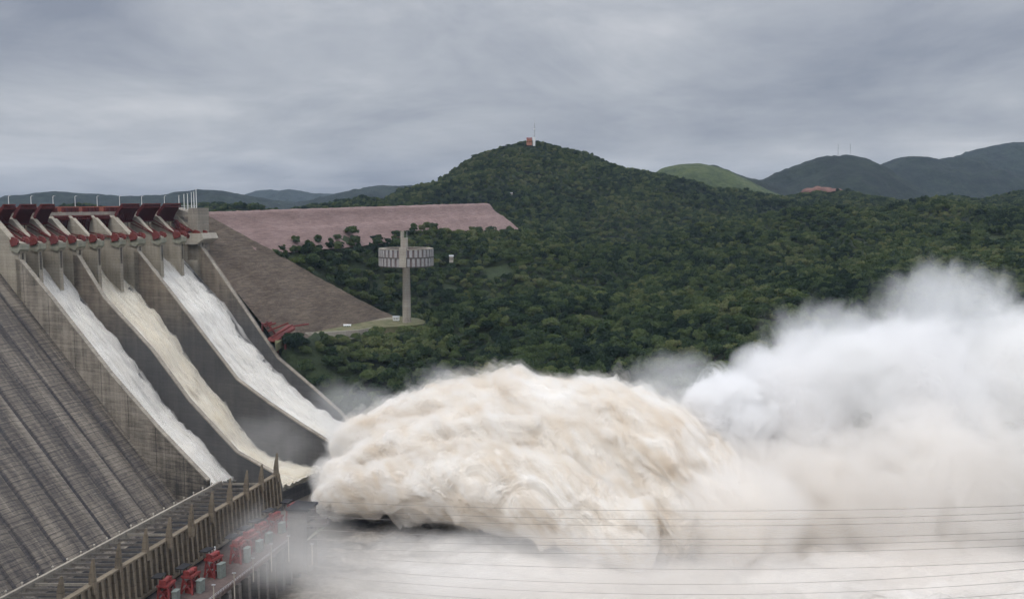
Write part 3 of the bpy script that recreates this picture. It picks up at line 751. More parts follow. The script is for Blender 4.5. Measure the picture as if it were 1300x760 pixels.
def ground_z(x, y):
    i = np.clip((x - gx[0]) / 7.0, 0, len(gx) - 1.001); j = np.clip((y - gy[0]) / 7.0, 0, len(gy) - 1.001)
    a, b = i.astype(int), j.astype(int); u, v = i - a, j - b
    return ZZ[a, b] * (1 - u) * (1 - v) + ZZ[a + 1, b] * u * (1 - v) + ZZ[a, b + 1] * (1 - u) * v + ZZ[a + 1, b + 1] * u * v

def forest_ground(t, pos):
    n = t.noise(pos, .06, 6, .65); f = t.noise(pos, .5, 4, .7)
    return t.ramp(t.math('ADD', t.math('MULTIPLY', n, .6), t.math('MULTIPLY', f, .4)), [(.35, (.018, .026, .013)), (.55, (.034, .05, .02)), (.7, (.055, .075, .028))])
M['forest_floor'] = surf('forest_floor', forest_ground, .95, lambda t, p: t.noise(p, .2, 6, .7), .8, 4)
go = mesh_obj('terrain', np.stack([XX, YY, ZZ], -1).reshape(-1, 3), grid_faces(len(gx), len(gy)), M['forest_floor'], smooth=True)
go['kind'] = 'structure'
m = MB(); m.add([(-9000, -500, -230), (9000, -500, -230), (9000, 9500, -70), (-9000, 9500, -70)], [(0, 1, 2, 3)])
o = m.build('ground', M['forest_floor']); o['kind'] = 'structure'
# reservoir behind the crest
M['reservoir'] = surf('reservoir_water', (.10, .125, .14), .12, lambda t, p: t.noise(p, .1, 4, .6), .15, .4, spec=.5)
P0 = pt(W[0], -75, 0) - AX * 300; P1 = pt(W[3], -75, 0) + AX * 120
m = MB(); m.add([(P0[0], P0[1], -40), (P1[0], P1[1], -40), (-330, 2900, -40), (-4200, 4200, -40), (-4200, 600, -40)], [(0, 1, 2, 3, 4)])
o = m.build('reservoir_water', M['reservoir']); o['kind'] = 'structure'

# ------------------------------------------------------------------ far hills as ridges with real depth
def hill_mat(name, a, b, c):
    def col(t, pos):
        n = t.noise(pos, .012, 7, .68); f = t.noise(scaled(t, pos, (.06, .06, .1)), 1, 5, .75)
        return t.ramp(t.math('ADD', t.math('MULTIPLY', n, .55), t.math('MULTIPLY', f, .45)), [(.40, a), (.50, b), (.60, c)])
    return surf(name, col, .95, lambda t, p: t.noise(p, .05, 7, .75), 1.0, 14)
M['far_hill'] = hill_mat('wooded_far_hill', (.006, .012, .013), (.013, .023, .020), (.028, .042, .030))
M['lime_hill'] = hill_mat('grassy_hill', (.030, .048, .020), (.062, .088, .032), (.095, .118, .046))
def ridge(name, prof, Y, half, base, mat, seed, amp=10, nx=220, ny=46):
    xs = np.array([p[0] for p in prof], float); ys = np.array([p[1] for p in prof], float)
    pxs = np.linspace(xs[0], xs[-1], nx)
    yy = np.interp(pxs, xs, ys)
    ker = np.exp(-np.linspace(-2, 2, 9) ** 2); ker /= ker.sum()
    yy = np.convolve(np.pad(yy, 4, mode='edge'), ker, 'valid')
    v = np.linspace(-1, 1, ny); prof_v = np.cos(np.clip(v, -1, 1) * math.pi / 2) ** 1.15
    P = np.zeros((nx, ny, 3))
    for i in range(nx):
        c = at(pxs[i], yy[i], Y)
        hgt = c[2] - base
        P[i, :, 0] = c[0]; P[i, :, 1] = Y + v * half; P[i, :, 2] = base + hgt * prof_v
    Q = P.reshape(-1, 3)
    gul = np.abs(noise3(np.stack([Q[:, 0] / 210, Q[:, 1] / 420, Q[:, 2] * 0], -1), seed)) + .5 * np.abs(noise3(np.stack([Q[:, 0] / 90, Q[:, 1] / 190, Q[:, 2] * 0], -1), seed + 3))
    f = fbm(Q / 120.0, 5, .55, seed + 1)
    damp = np.clip((Q[:, 2] - base) / 40, 0, 1)
    edge = np.repeat((1 - np.abs(v) ** 8)[None], nx, 0).ravel()
    top = np.repeat(np.exp(-(v / .12) ** 2)[None], nx, 0).ravel()
    Q[:, 2] += damp * (amp * .5 * f * (1 - .75 * top) - amp * 3.2 * (gul - .12) * (1 - top)) * edge
    Q[:, 2] += damp * .28 * amp * fbm(Q / 26.0, 3, .6, seed + 5)
    o = mesh_obj(name, Q, grid_faces(nx, ny), mat, smooth=True); o['kind'] = 'structure'; return o
ridge('far_hills', [(-260,252),(-60,258),(0,254),(20,250),(40,246),(65,242.5),(85,244),(110,247),(140,249),(165,250),(200,247.5),(235,245),(262,241),(275,242),(300,246),(330,251),(370,258),(400,262)], 3800, 650, -40, M['far_hill'], 3, 12)
ridge('far_hills', [(290,256),(315,246),(330,241.5),(345,240.5),(356,242),(366,240),(385,243),(400,246),(425,246),(445,250),(470,258)], 7600, 900, -80, M['far_hill'], 5, 14)
ridge('far_hills', [(360,262),(395,254),(425,248),(455,241),(482,235.5),(500,236.5),(520,235),(550,240),(600,255)], 4300, 600, -40, M['far_hill'], 8, 12)
ridge('grassy_hill', [(780,250),(815,230),(842,213),(862,208.5),(888,207.5),(905,211),(925,217),(945,228),(965,238),(985,247)], 2700, 300, -60, M['lime_hill'], 12, 5)
ridge('wooded_hill', [(850,250),(880,213),(905,209),(925,217),(950,226),(990,238),(1030,250)], 2950, 300, -60, M['far_hill'], 14, 8)
ridge('wooded_hill', [(900,262),(950,232),(975,226),(1000,214),(1030,204),(1055,198),(1080,196.5),(1098,202),(1120,213),(1150,240),(1190,262)], 3300, 560, -60, M['far_hill'], 16, 13)
ridge('wooded_hill', [(1040,262),(1090,226),(1125,211),(1140,202),(1157,197.5),(1175,201),(1188,204),(1205,199),(1225,200),(1260,215),(1330,240),(1420,262)], 4100, 700, -60, M['far_hill'], 19, 14)
ridge('wooded_hill', [(1120,262),(1180,216),(1210,200),(1240,190),(1270,183.5),(1295,180),(1320,179),(1380,190),(1460,215),(1560,262)], 4900, 800, -60, M['far_hill'], 21, 16)
# bare red quarry patch at the foot of the antenna hill
def lump(name, c, rx, ry, rz, mat, seed, amp=.15, n=24):
    u = np.linspace(0, 2 * math.pi, n, endpoint=False); v = np.linspace(0, math.pi / 2, 9)
    P = np.array([[(math.cos(a) * math.cos(b) * rx, math.sin(a) * math.cos(b) * ry, math.sin(b) * rz) for b in v] for a in u]).reshape(-1, 3)
    P *= 1 + amp * fbm(P / max(rx, ry) * 3, 4, .6, seed)[:, None]
    f = grid_faces(n, 9); k = np.arange(8)
    f = np.concatenate([f, np.stack([(n - 1) * 9 + k, (n - 1) * 9 + k + 1, k + 1, k], -1)])
    return mesh_obj(name, P + np.asarray(c), f, mat, smooth=True)
M['quarry'] = surf('bare_red_earth', lambda t, p: t.ramp(t.noise(p, .05, 6, .65), [(.35, (.085, .05, .042)), (.55, (.17, .085, .068)), (.72, (.25, .16, .13))]), .95)
o = lump('quarry_ground', at(1043, 248.5, 2560), 62, 24, 22, M['quarry'], 4, .25); o['kind'] = 'structure'

# ------------------------------------------------------------------ rockfill embankments
def rock(name, a, b, c, sc_=1.0):
    def col(t, pos):
        n = t.noise(scaled(t, pos, (.03, .03, .10)), 1, 6, .65); f = t.noise(pos, .75, 4, .75); g = t.noise(scaled(t, pos, (.10, .10, .9)), 1, 4, .6)
        f = t.math('ADD', t.math('MULTIPLY', n, .30), t.math('ADD', t.math('MULTIPLY', f, .32), t.math('MULTIPLY', g, .38)))
        return t.ramp(f, [(.37, a), (.5, b), (.64, c)])
    return surf(name, col, .95, lambda t, p: t.noise(p, .7, 5, .75), 1.0, 1.5)
M['rockfill'] = rock('brown_rockfill', (.055, .041, .031), (.118, .090, .068), (.20, .158, .12))
M['pink_rock'] = rock('pinkish_rockfill', (.17, .115, .105), (.255, .175, .16), (.34, .245, .225))
bs = [sl(p) for p in BOUND]; ns_, nl_ = 130, 90
SS_ = np.linspace(SC0, (CZ0 - ZP + 5) / KSL + SC0, ns_); Pc = []
for s1 in SS_:
    lr = np.interp(s1, [q[0] for q in bs], [q[1] for q in bs])
    for j in range(nl_ + 10):
        if j < nl_: l_ = lr * j / (nl_ - 1); dz = 0
        else: l_ = lr + (j - nl_ + 1) * 3.0; dz = (j - nl_ + 1) ** 1.6 * .75
        Pc.append(np.array([W4O[0], W4O[1], 0]) + D * s1 + AX * l_ + UP * (CZ0 - (s1 - SC0) * KSL - dz))
Pc = np.array(Pc); Pc[:, 2] += .6 * fbm(Pc / 9.0, 4, .6, 71) + .7 * fbm(Pc / 40.0, 2, .5, 72) - .2
emb = mesh_obj('rockfill_embankment', Pc, grid_faces(ns_, nl_ + 10), M['rockfill'], smooth=True)
tag(recentre(emb), 'brown rockfill slope descending beside the right spillway chute', 'embankment')
# the long pinkish wing behind it
nu, nv = 200, 26
Pw = np.zeros((nu, nv, 3))
for i, u in enumerate(np.linspace(0, 1, nu)):
    zc = z0 + (K1[2] - z0) * u
    for j, v in enumerate(np.linspace(-.06, 1, nv)):
        dn_ = 34 * v
        sh = 22 * max(v, 0) * (u > .5) * ((u - .5) / .5) ** 6    # the far end spreads to its abutment
        if v < 0: p = K0 + wd * Lw * u + wn * (v * 140); z = zc
        else: p = K0 + wd * (Lw * u + sh) + wn * (dn_ * SLOPE + 3.0 * (v > .40)); z = zc - dn_
        Pw[i, j] = (p[0], p[1], z - .9 - 3.5 * min(max(v, 0) * 6, 1))
Pw = Pw.reshape(-1, 3); Pw[:, 2] += .7 * fbm(Pw / 10.0, 3, .6, 77)
wing = mesh_obj('rockfill_embankment', Pw, grid_faces(nu, nv), M['pink_rock'], smooth=True)
tag(recentre(wing), 'long low pinkish rockfill embankment running to the foot of the hill', 'embankment')

# platform beside the spillway: grass terrace, retaining wall, road
M['grass'] = surf('dry_grass', lambda t, p: t.ramp(t.noise(p, .12, 6, .7), [(.35, (.075, .085, .035)), (.52, (.13, .125, .065)), (.68, (.19, .165, .105))]), .95)
m = MB(); m.prism([p + UP * .2 for p in terr], -UP * 6); o = m.build('terrace_ground', M['grass']); o['kind'] = 'structure'
m = MB(); m.prism([atz(375, 420, ZP) + UP * .3, atz(440, 410, ZP) + UP * .3, atz(505, 404.5, ZP) + UP * .3, atz(505, 402.5, ZP) + UP * .3, atz(440, 407, ZP) + UP * .3, atz(372, 416, ZP) + UP * .3], -UP * .35)
M['dirt_road'] = surf('dirt_road', lambda t, p: t.ramp(t.noise(p, .3, 5, .7), [(.35, (.16, .14, .105)), (.65, (.27, .24, .19))]), .95)
o = m.build('road', M['dirt_road']); o['kind'] = 'structure'
ra = [atz(x, y, ZP) - np.array([0, 1.6, 0]) for x, y in ((384, 423.6), (425, 421.8), (456, 419.6), (472, 417))]
m = MB()
for a, b in zip(ra[:-1], ra[1:]):
    m.prism([a + UP * 1.0, b + UP * 1.0, b - UP * 9, a - UP * 9], np.array([0, 1.4, 0]))
    for q in np.linspace(.05, .95, 8): m.prism([a + (b - a) * q + UP * .8, a + (b - a) * q - UP * 9, a + (b - a) * q - UP * 9 + (0, -1.2, 0), a + (b - a) * q + UP * .8 + (0, -.5, 0)], (b - a) / np.linalg.norm(b - a) * .7)
o = m.build('retaining_wall', M['pale_concrete']); tag(recentre(o), 'pale buttressed retaining wall below the grassy terrace', 'wall')

# red steel footbridge at the head of the forest, by the right chute wall
B = W[3] + AX * 5
Yb = float(atv(355, 432, W[3] + AX * 7, D)[1])
t = thing('footbridge', 'red steel footbridge and railings beside the right chute wall', 'footbridge', at(355, 432, Yb))
m = MB()
for a, b in (((333, 410), (333, 428)), ((338, 408), (352, 428)), ((345, 428), (372, 412)), ((347, 433), (374, 417)), ((336, 414), (350, 410)), ((372, 414), (392, 411)), ((340, 420), (366, 410)), ((333, 412), (345, 409))):
    m.beam(at(*a, Yb), at(*b, Yb + 6), 1.3)
    m.beam(at(*a, Yb + 5), at(*b, Yb + 11), .8)
m.build('railing', M['red'], t)
m = MB(); m.prism([at(338, 433, Yb), at(352, 434, Yb - 2), at(375, 418, Yb + 14), at(366, 414, Yb + 20)], UP * 1.6); m.build('deck', M['red'], t)
m = MB()
for a in ((343, 436), (352, 436), (362, 428)): m.beam(at(a[0], a[1] - 6, Yb + 2), at(a[0] + .6, a[1] + 26, Yb + 2), 1.5)
m.build('leg', M['arm_red'], t)

# ------------------------------------------------------------------ water tower with its ring of fins
tb = atz(516.5, 409.5, ZP); Yt = tb[1]
def tz(py): return at(516, py, Yt)[2]
t = thing('water_tower', 'slender pale concrete tower with a two-tier ring of vertical fins', 'tower', tb)
m = MB()
ns = 10; lev = np.linspace(0, 1, 8)
m.tube([(tb[0], tb[1], tb[2] - 3), (tb[0], tb[1], tz(340))], [3.9, 3.3], 20)
m.tube([(tb[0] - .9, tb[1] - .6, tz(340.2)), (tb[0] - .9, tb[1] - .6, tz(302))], [2.9, 2.7], 16)
sh = m.build('shaft', M['pale_concrete'], t)
m = MB(); m.tube([(tb[0] - 3.2, tb[1] - 1, tz(330)), (tb[0] - 3.2, tb[1] - 1, tz(293.5))], 1.5, 10); m.build('lift_shaft', M['pale_concrete'], t)
m = MB(); m.tube([(tb[0] + .9, tb[1], tz(302.2)), (tb[0] + .9, tb[1], tz(294))], .22, 6); m.build('antenna', M['steel'], t)
Rr = 35 / F * Yt
def ring(z0_, z1_, rad, rin, mat, name, par, n=96):
    P = []; 
    for k in range(n):
        a = 2 * math.pi * k / n; c, s_ = math.cos(a), math.sin(a)
        for r, z in ((rad, z0_), (rad, z1_), (rin, z1_), (rin, z0_)): P.append((tb[0] + c * r, tb[1] + s_ * r, z))
    f = [(4 * k + i, 4 * k + (i + 1) % 4, 4 * ((k + 1) % n) + (i + 1) % 4, 4 * ((k + 1) % n) + i) for k in range(n) for i in range(4)]
    return mesh_obj(name, np.array(P), f, mat, par)
M['ring_red'] = paint('dull_maroon_panel', (.25, .19, .18), .3, .8)
rg = ring(tz(337), tz(315.5), Rr * .95, Rr * .80, M['ring_red'], 'ring', t)
ring(tz(326.6), tz(325.2), Rr * 1.0, Rr * .78, M['dark_concrete'], 'ring_beam', rg)
ring(tz(337.6), tz(336.6), Rr * .99, Rr * .78, M['dark_concrete'], 'ring_beam', rg)
ring(tz(316), tz(315), Rr * .99, Rr * .78, M['concrete'], 'ring_beam', rg)
for (za, zb) in ((336.5, 326.7), (325.1, 316.1)):
    m = MB()
    for k in range(34):
        a = 2 * math.pi * (k + (.5 if za > 330 else 0)) / 34; e = np.array([math.cos(a), math.sin(a), 0]); f_ = np.array([-e[1], e[0], 0])
        c0 = np.array([tb[0], tb[1], 0]) + e * Rr * .965
        m.box(c0 + UP * (tz(za) + tz(zb)) / 2, e * .7, f_ * 1.25, UP * (tz(zb) - tz(za)) / 2)
    m.build('fin', M['fin'], rg)
m = MB(); m.box((tb[0] - .3, tb[1] - Rr * 1.0, (tz(337) + tz(313)) / 2), (3.0, 0, 0), (0, 1.0, 0), (0, 0, (tz(313) - tz(337)) / 2)); m.build('stair_panel', M['pale_concrete'], rg)
m = MB()
for k in range(8):
    a = 2 * math.pi * k / 8 + .2; e = np.array([math.cos(a), math.sin(a), 0])
    m.beam(tb * [1, 1, 0] + UP * tz(331) + e * 2.2, tb * [1, 1, 0] + UP * tz(331) + e * Rr * .82, .9, 1.4)
m.build('spoke', M['concrete'], t)

# ------------------------------------------------------------------ small buildings and masts
zs = lambda px, py, Y: at(px, py, Y)
def house(name, label, cat, px, py, Y, w, d, h, wall, roof):
    c = at(px, py, Y); t = thing(name, label, cat, c)
    m = MB(); m.box(c + UP * h / 2, (w / 2, 0, 0), (0, d / 2, 0), UP * h / 2 * 1.4); m.build('wall', wall, t)
    m = MB(); x0, x1, y0, y1 = -w / 2 - .4, w / 2 + .4, -d / 2 - .4, d / 2 + .4
    m.add([c + (x0, y0, h * 1.2), c + (x1, y0, h * 1.2), c + (x1, y1, h * 1.2), c + (x0, y1, h * 1.2), c + (x0, 0, h * 1.2 + h * .35), c + (x1, 0, h * 1.2 + h * .35)],
          [(0, 1, 5, 4), (2, 3, 4, 5), (0, 4, 3), (1, 2, 5), (0, 3, 2, 1)]); m.build('roof', roof, t)
    m = MB()
    for q in (-.28, .05, .32): m.box(c + UP * h * .6 + np.array([q * w, -d / 2 - .03, 0]), (w * .07, 0, 0), (0, .05, 0), UP * h * .2)
    m.build('window', M['black_gap'], t)
    return t, c
t, c = house('lookout_house', 'pinkish red lookout house on the summit of the main hill', 'building', 672, 183.5, 2040, 11, 9, 9, M['terracotta'], M['red'])
m = MB(); m.box(c + np.array([9.5, 0, 6]), (2.6, 0, 0), (0, 2.6, 0), (0, 0, 9)); m.build('stair_tower', M['white'], t)
b = at(678.5, 180, 2040)
t = thing('radio_mast', 'white and red radio mast standing beside the house on the main hilltop', 'mast', b)
m = MB(); tp_ = at(678.5, 157, 2040)
for a in range(3):
    e = np.array([math.cos(a * 2.09), math.sin(a * 2.09), 0]); m.beam(b + e * 1.3 - UP * 4, tp_ + e * .5, .4)
for q in np.linspace(0, 1, 14):
    for a in range(3):
        e = [np.array([math.cos(k * 2.09), math.sin(k * 2.09), 0]) * (1.3 - .8 * q) for k in (a, a + 1)]
        m.beam(b + (tp_ - b) * q + e[0], b + (tp_ - b) * min(1, q + .07) + e[1], .22)
m.build('lattice', M['steel'], t)
m = MB(); m.tube([b + (tp_ - b) * .7 + (0, -.9, 0), b + (tp_ - b) * .7 + (0, -1.6, 0)], 1.6, 12); m.tube([tp_, tp_ + UP * 6], .25, 6); m.build('antenna', M['white'], t)
for px, lab in ((1064, 'thin left mast of the pair on the distant blue hill'), (1079.5, 'thin right mast of the pair on the distant blue hill')):
    b = at(px, 199, 3290); tp_ = at(px, 183, 3290)
    t = thing('antenna_mast', lab, 'mast', b, 'masts on the distant hill')
    m = MB(); m.tube([b - UP * 6, tp_], [.9, .6], 6); m.build('pole', M['steel'], t)
    m = MB()
    for q in (.7, .85): m.box(b + (tp_ - b) * q, (1.6, 0, 0), (0, .6, 0), (0, 0, .5))
    m.build('antenna', M['steel'], t)
house('cabin', 'small white cabin at the foot of the ringed tower', 'cabin', 503, 406, 885, 5.5, 4, 2.4, M['white'], M['steel'])
house('shed', 'low pale shed on the grassy terrace by the road', 'shed', 441, 415, 850, 6, 3, 1.6, M['white'], M['white'])
house('hut', 'little whitish hut among trees right of the ringed tower', 'hut', 573, 332, 1030, 4, 3, 4.5, M['pale_concrete'], M['steel'])
house('forest_house', 'small white house among trees at the right edge, above the mist', 'house', 1255, 320, 1150, 8.5, 6, 3, M['white'], M['white'])
house('hillside_house', 'tiny pale house amid the woods of the main hill', 'house', 648, 247, 1830, 8, 5, 2.4, M['pale_concrete'], M['steel'])
b = at(461, 333, 1000)
t = thing('sign_board', 'small pale sign board on a post among trees left of the ringed tower', 'sign', b - UP * 6)
m = MB(); m.beam(b - UP * 8, b + UP * 9, .8); m.build('post', M['pale_concrete'], t)
m = MB(); m.box(b + UP * 9, (2.4, 0, 0), (0, .3, 0), (0, 0, 2.0)); m.build('board', M['pale_concrete'], t)

# ------------------------------------------------------------------ trees
def leaf_mat():
    m, t, out = new_mat('foliage')
    rnd = t.n('ShaderNodeObjectInfo').outputs['Random']
    g = t.n('ShaderNodeNewGeometry'); pos = g.outputs['Position']
    big = t.noise(pos, .013, 4, .6)                            # species patches across the wood
    n = t.noise(pos, .35, 3, .6); vast = t.noise(pos, .0032, 3, .5)
    isl = g.outputs['Random Per Island']
    f = t.math('ADD', t.math('MULTIPLY', rnd, .50), t.math('MULTIPLY', t.math('ADD', t.math('MULTIPLY', t.math('SUBTRACT', big, .5), 1.7), .5), .50))
    f = t.math('ADD', f, t.math('MULTIPLY', isl, .16)); f = t.math('ADD', f, t.math('MULTIPLY', n, .06)); f = t.math('ADD', f, t.math('MULTIPLY', t.math('SUBTRACT', vast, .515), .75))
    c = t.ramp(f, [(.26, (.019, .034, .024)), (.44, (.038, .062, .034)), (.62, (.071, .104, .045)), (.78, (.114, .148, .058)), (.94, (.175, .19, .085))])
    d = t.n('ShaderNodeBsdfDiffuse', i={'Color': c, 'Roughness': 1.0})
    tr = t.n('ShaderNodeBsdfTranslucent', i={'Color': c})
    mx = t.n('ShaderNodeMixShader', i={0: .22, 1: d.outputs[0], 2: tr.outputs[0]})
    t.set(out.inputs[0], mx.outputs[0]); return m
M['leaf'] = leaf_mat()
M['bark'] = surf('bark', (.09, .075, .06), .95)
def crown_mesh(seed, rx=6.0, rz=3.6, zc=7.0, lobes=9, leaves=820, size=.74):
    rs = np.random.RandomState(seed); L = []
    for k in range(lobes):
        a = rs.uniform(0, 2 * math.pi); r = rx * .62 * math.sqrt(rs.uniform(0, 1))
        L.append((math.cos(a) * r, math.sin(a) * r, zc + rs.uniform(-.6, .62) * rz - .25 * rz * (r / rx), rs.uniform(.26, .55) * rx, rs.uniform(.38, .6) * rz * 1.1))
    vs, fs = [], []
    for i in range(leaves):
        c = L[rs.randint(lobes)]; u = rs.normal(size=3); u /= np.linalg.norm(u)
        if u[2] < -.35: u[2] *= -1
        q = rs.uniform(.78, 1.06)
        p = np.array([c[0] + u[0] * c[3] * q, c[1] + u[1] * c[3] * q, c[2] + u[2] * c[4] * q])
        n = u + rs.normal(size=3) * .55; n /= np.linalg.norm(n)
        a = np.cross(n, (.3, .1, 1)); a /= np.linalg.norm(a); b = np.cross(n, a); s = size * rs.uniform(.6, 1.35)
        th = rs.uniform(0, 6.28); a, b = a * math.cos(th) + b * math.sin(th), b * math.cos(th) - a * math.sin(th)
        o = len(vs); k = 5
        for j in range(k):
            w = 2 * math.pi * j / k; rr_ = s * rs.uniform(.7, 1.15)
            vs.append(p + a * math.cos(w) * rr_ + b * math.sin(w) * rr_ * .8 + n * rs.uniform(-.12, .12) * s)
        fs.append(tuple(range(o, o + k)))
    me = bpy.data.meshes.new('crown'); me.from_pydata([tuple(v) for v in vs], [], fs); me.materials.append(M['leaf']); me.update(); return me
def trunk_mesh(seed, h=6.5):
    rs = np.random.RandomState(seed); m = MB()
    top = np.array([rs.uniform(-.5, .5), rs.uniform(-.5, .5), h * .62])
    m.tube([(0, 0, -1.5), top * .5, top], [.42, .32, .24], 7)
    for k in range(5):
        a = k * 1.256 + rs.uniform(-.4, .4); e = np.array([math.cos(a), math.sin(a), .8])
        m.tube([top - UP * rs.uniform(0, 1.2), top + e * 1.7, top + e * np.array([3.3, 3.3, 2.6])], [.2, .13, .05], 5)
    me = bpy.data.meshes.new('trunk'); me.from_pydata([tuple(v) for v in m.v], [], m.f); me.materials.append(M['bark']); me.update(); return me
KINDS_ = [dict(rx=6.2, rz=3.4, zc=7.2), dict(rx=5.2, rz=4.4, zc=7.5, lobes=10), dict(rx=7.2, rz=3.0, zc=7.8, lobes=11), dict(rx=4.2, rz=4.8, zc=7.8, lobes=7), dict(rx=6.0, rz=4.0, zc=6.6, lobes=12), dict(rx=4.8, rz=3.2, zc=5.4, lobes=6)]
crowns = [crown_mesh(50 + k, **kw) for k, kw in enumerate(KINDS_)]
trunks = [trunk_mesh(80 + k) for k in range(6)]
# candidate spots: jittered lattice over everything in view, thinned where nothing grows
cell = 7.3
cx = np.arange(-760, 1350, cell); cy = np.arange(520, 2330, cell)
X, Y = np.meshgrid(cx, cy, indexing='ij'); X = X.ravel() + RS.uniform(-.48, .48, X.size) * cell; Y = Y.ravel() + RS.uniform(-.48, .48, Y.size) * cell
# steep banks carry as many crowns per visible metre as level ground
x2 = RS.uniform(-230, 420, 9000); y2 = RS.uniform(560, 830, 9000)
g2 = np.hypot(ground_z(x2 + 5, y2) - ground_z(x2 - 5, y2), ground_z(x2, y2 + 5) - ground_z(x2, y2 - 5)) / 10
keep = RS.uniform(0, 1, 9000) < np.clip((g2 - .45) * .55, 0, .8)
X = np.concatenate([X, x2[keep]]); Y = np.concatenate([Y, y2[keep]])
Z = ground_z(X, Y)
px, py = proj(np.stack([X, Y, Z], -1))
ok = (px > -30) & (px < 1480) & (Z > -176) & (py > 150) & (py < 560)
latT = (X - W[3][0]) * AX[0] + (Y - W[3][1]) * AX[1]
dwn = (X - W[3][0]) * D[0] + (Y - W[3][1]) * D[1]
ok &= latT > 9
ok &= ~((px > 372) & (px < 474) & (py > 412) & (py < 436)) & ~((px >= 474) & (px < 545) & (py > 408) & (py < 429) & (Y < 930))
sT = (X - W4O[0]) * D[0] + (Y - W4O[1]) * D[1]; lT = (X - W4O[0]) * AX[0] + (Y - W4O[1]) * AX[1]
lrT = np.interp(sT, [q[0] for q in bs], [q[1] for q in bs])
ok &= ~((sT > SC0 - 30) & (sT < bs[-1][0] + 2) & (lT < lrT + 6))
# above or behind the pink wing
K = np.stack([X - K0[0], Y - K0[1]], -1); uw = K @ wd[:2]; vw = K @ wn[:2]
zw = z0 + (K1[2] - z0) * np.clip(uw / Lw, 0, 1)
ok &= ~((uw > -60) & (uw < Lw + 60) & (vw < 30) & (vw > -20) & (Z < zw - np.maximum(vw, 0) / SLOPE + 1.5))
ok &= ~((uw < Lw * 1.0) & (vw <= -20) & (Y < 1500))
tp2 = [(p[0], p[1]) for p in terr]
cen = np.mean(tp2, axis=0); grow = [tuple(cen + (np.array(p) - cen) * 1.06) for p in tp2]
ok &= ~inpoly(X, Y, grow)
ok &= ~((np.abs(X - at(573, 330, 1030)[0]) < 7) & (np.abs(Y - 1022) < 14))
ok &= ~((np.abs(X - at(461, 330, 1000)[0]) < 5) & (Y < 1002) & (Y > 985))
ok &= ~((np.abs(X - at(1255, 320, 1150)[0]) < 8) & (Y < 1152) & (Y > 1125))
ok &= ~((np.abs(X - at(672, 182, 2040)[0]) < 11) & (Y < 2052) & (Y > 2024))
clear = noise3(np.stack([X / 46, Y / 46, X * 0], -1), 91)      # small clearings
ok &= ~((clear > .5) & (Y < 1500))
X, Y, Z, px, py = [a[ok] for a in (X, Y, Z, px, py)]
sizev = fbm(np.stack([X / 60, Y / 60, X * 0], -1), 2, .5, 17)
scl = np.clip(1.0 + .35 * sizev + RS.normal(size=len(X)) * .20, .5, 1.65)
scl *= np.where(Y > 950, .84, .96)
kind = RS.randint(0, 6, len(X)); rot = RS.uniform(0, 6.28, len(X))
# nearest visible ones are individuals
vis = (px > 352) & (px < 1010) & (py < 520)
key = np.where(vis, Y - 0.0 * py, 1e9); order = np.argsort(key)
# keep the individuals spread over what is seen in front
near = order[:290]
lab_k = ['broad flat-topped green tree', 'rounded dense green tree', 'wide spreading green tree', 'tall narrow green tree', 'bushy many-lobed green tree', 'small open green tree']
protos = {}
isnear = np.zeros(len(X), bool); isnear[near] = True
zone_names = [(0, 430, 'beside the right chute wall'), (430, 520, 'below the grassy terrace'), (520, 640, 'on the bank behind the rising jet'), (640, 780, 'just above the crest of the jet'), (780, 1400, 'at the edge of the white mist')]
for i in near:
    k = int(kind[i]); zn = [z for a, b, z in zone_names if a <= px[i] < b][0]
    t = thing('tree', lab_k[k] + ' of the wood ' + zn, 'tree', (X[i], Y[i], Z[i] - .4), lab_k[k] + 's of the wood ' + zn)
    t.rotation_euler = (0, 0, rot[i]); t.scale = (scl[i],) * 3
    for nm, me in (('trunk', trunks[k]), ('crown', crowns[k])):
        o = bpy.data.objects.new(nm, me); COL.objects.link(o); o.parent = t
        if k not in protos and nm == 'crown': protos[k] = o
# the rest of the wood: one object of points, a crown on each
far = np.where(~isnear)[0]
me = bpy.data.meshes.new('forest'); me.vertices.add(len(far))
me.vertices.foreach_set('co', np.stack([X[far], Y[far], Z[far] - .6], -1).ravel())
for nm, typ, val in (('turn', 'FLOAT', rot[far]), ('size', 'FLOAT', scl[far]), ('kind_index', 'INT', kind[far].astype(np.int32))):
    at_ = me.attributes.new(nm, typ, 'POINT'); at_.data.foreach_set('value', val)
me.update()
fo = bpy.data.objects.new('forest', me); COL.objects.link(fo); fo['kind'] = 'stuff'
ng = bpy.data.node_groups.new('forest_trees', 'GeometryNodeTree')
ng.interface.new_socket('Geometry', in_out='INPUT', socket_type='NodeSocketGeometry'); ng.interface.new_socket('Geometry', in_out='OUTPUT', socket_type='NodeSocketGeometry')
N = ng.nodes; L = ng.links
gi, gout = N.new('NodeGroupInput'), N.new('NodeGroupOutput')
ip = N.new('GeometryNodeInstanceOnPoints'); gti = N.new('GeometryNodeJoinGeometry')
for k in range(5, -1, -1):
    oi = N.new('GeometryNodeObjectInfo'); oi.inputs['Object'].default_value = protos[k]; oi.inputs['As Instance'].default_value = True
    L.new(oi.outputs['Geometry'], gti.inputs[0])
def named(nm, typ):
    a = N.new('GeometryNodeInputNamedAttribute'); a.data_type = typ; a.inputs['Name'].default_value = nm; return a.outputs['Attribute']
L.new(gi.outputs[0], ip.inputs['Points']); L.new(gti.outputs[0], ip.inputs['Instance'])
ip.inputs['Pick Instance'].default_value = True
L.new(named('kind_index', 'INT'), ip.inputs['Instance Index'])
cx_ = N.new('ShaderNodeCombineXYZ'); L.new(named('turn', 'FLOAT'), cx_.inputs[2])
L.new(cx_.outputs[0], ip.inputs['Rotation']); L.new(named('size', 'FLOAT'), ip.inputs['Scale'])
L.new(ip.outputs[0], gout.inputs[0])
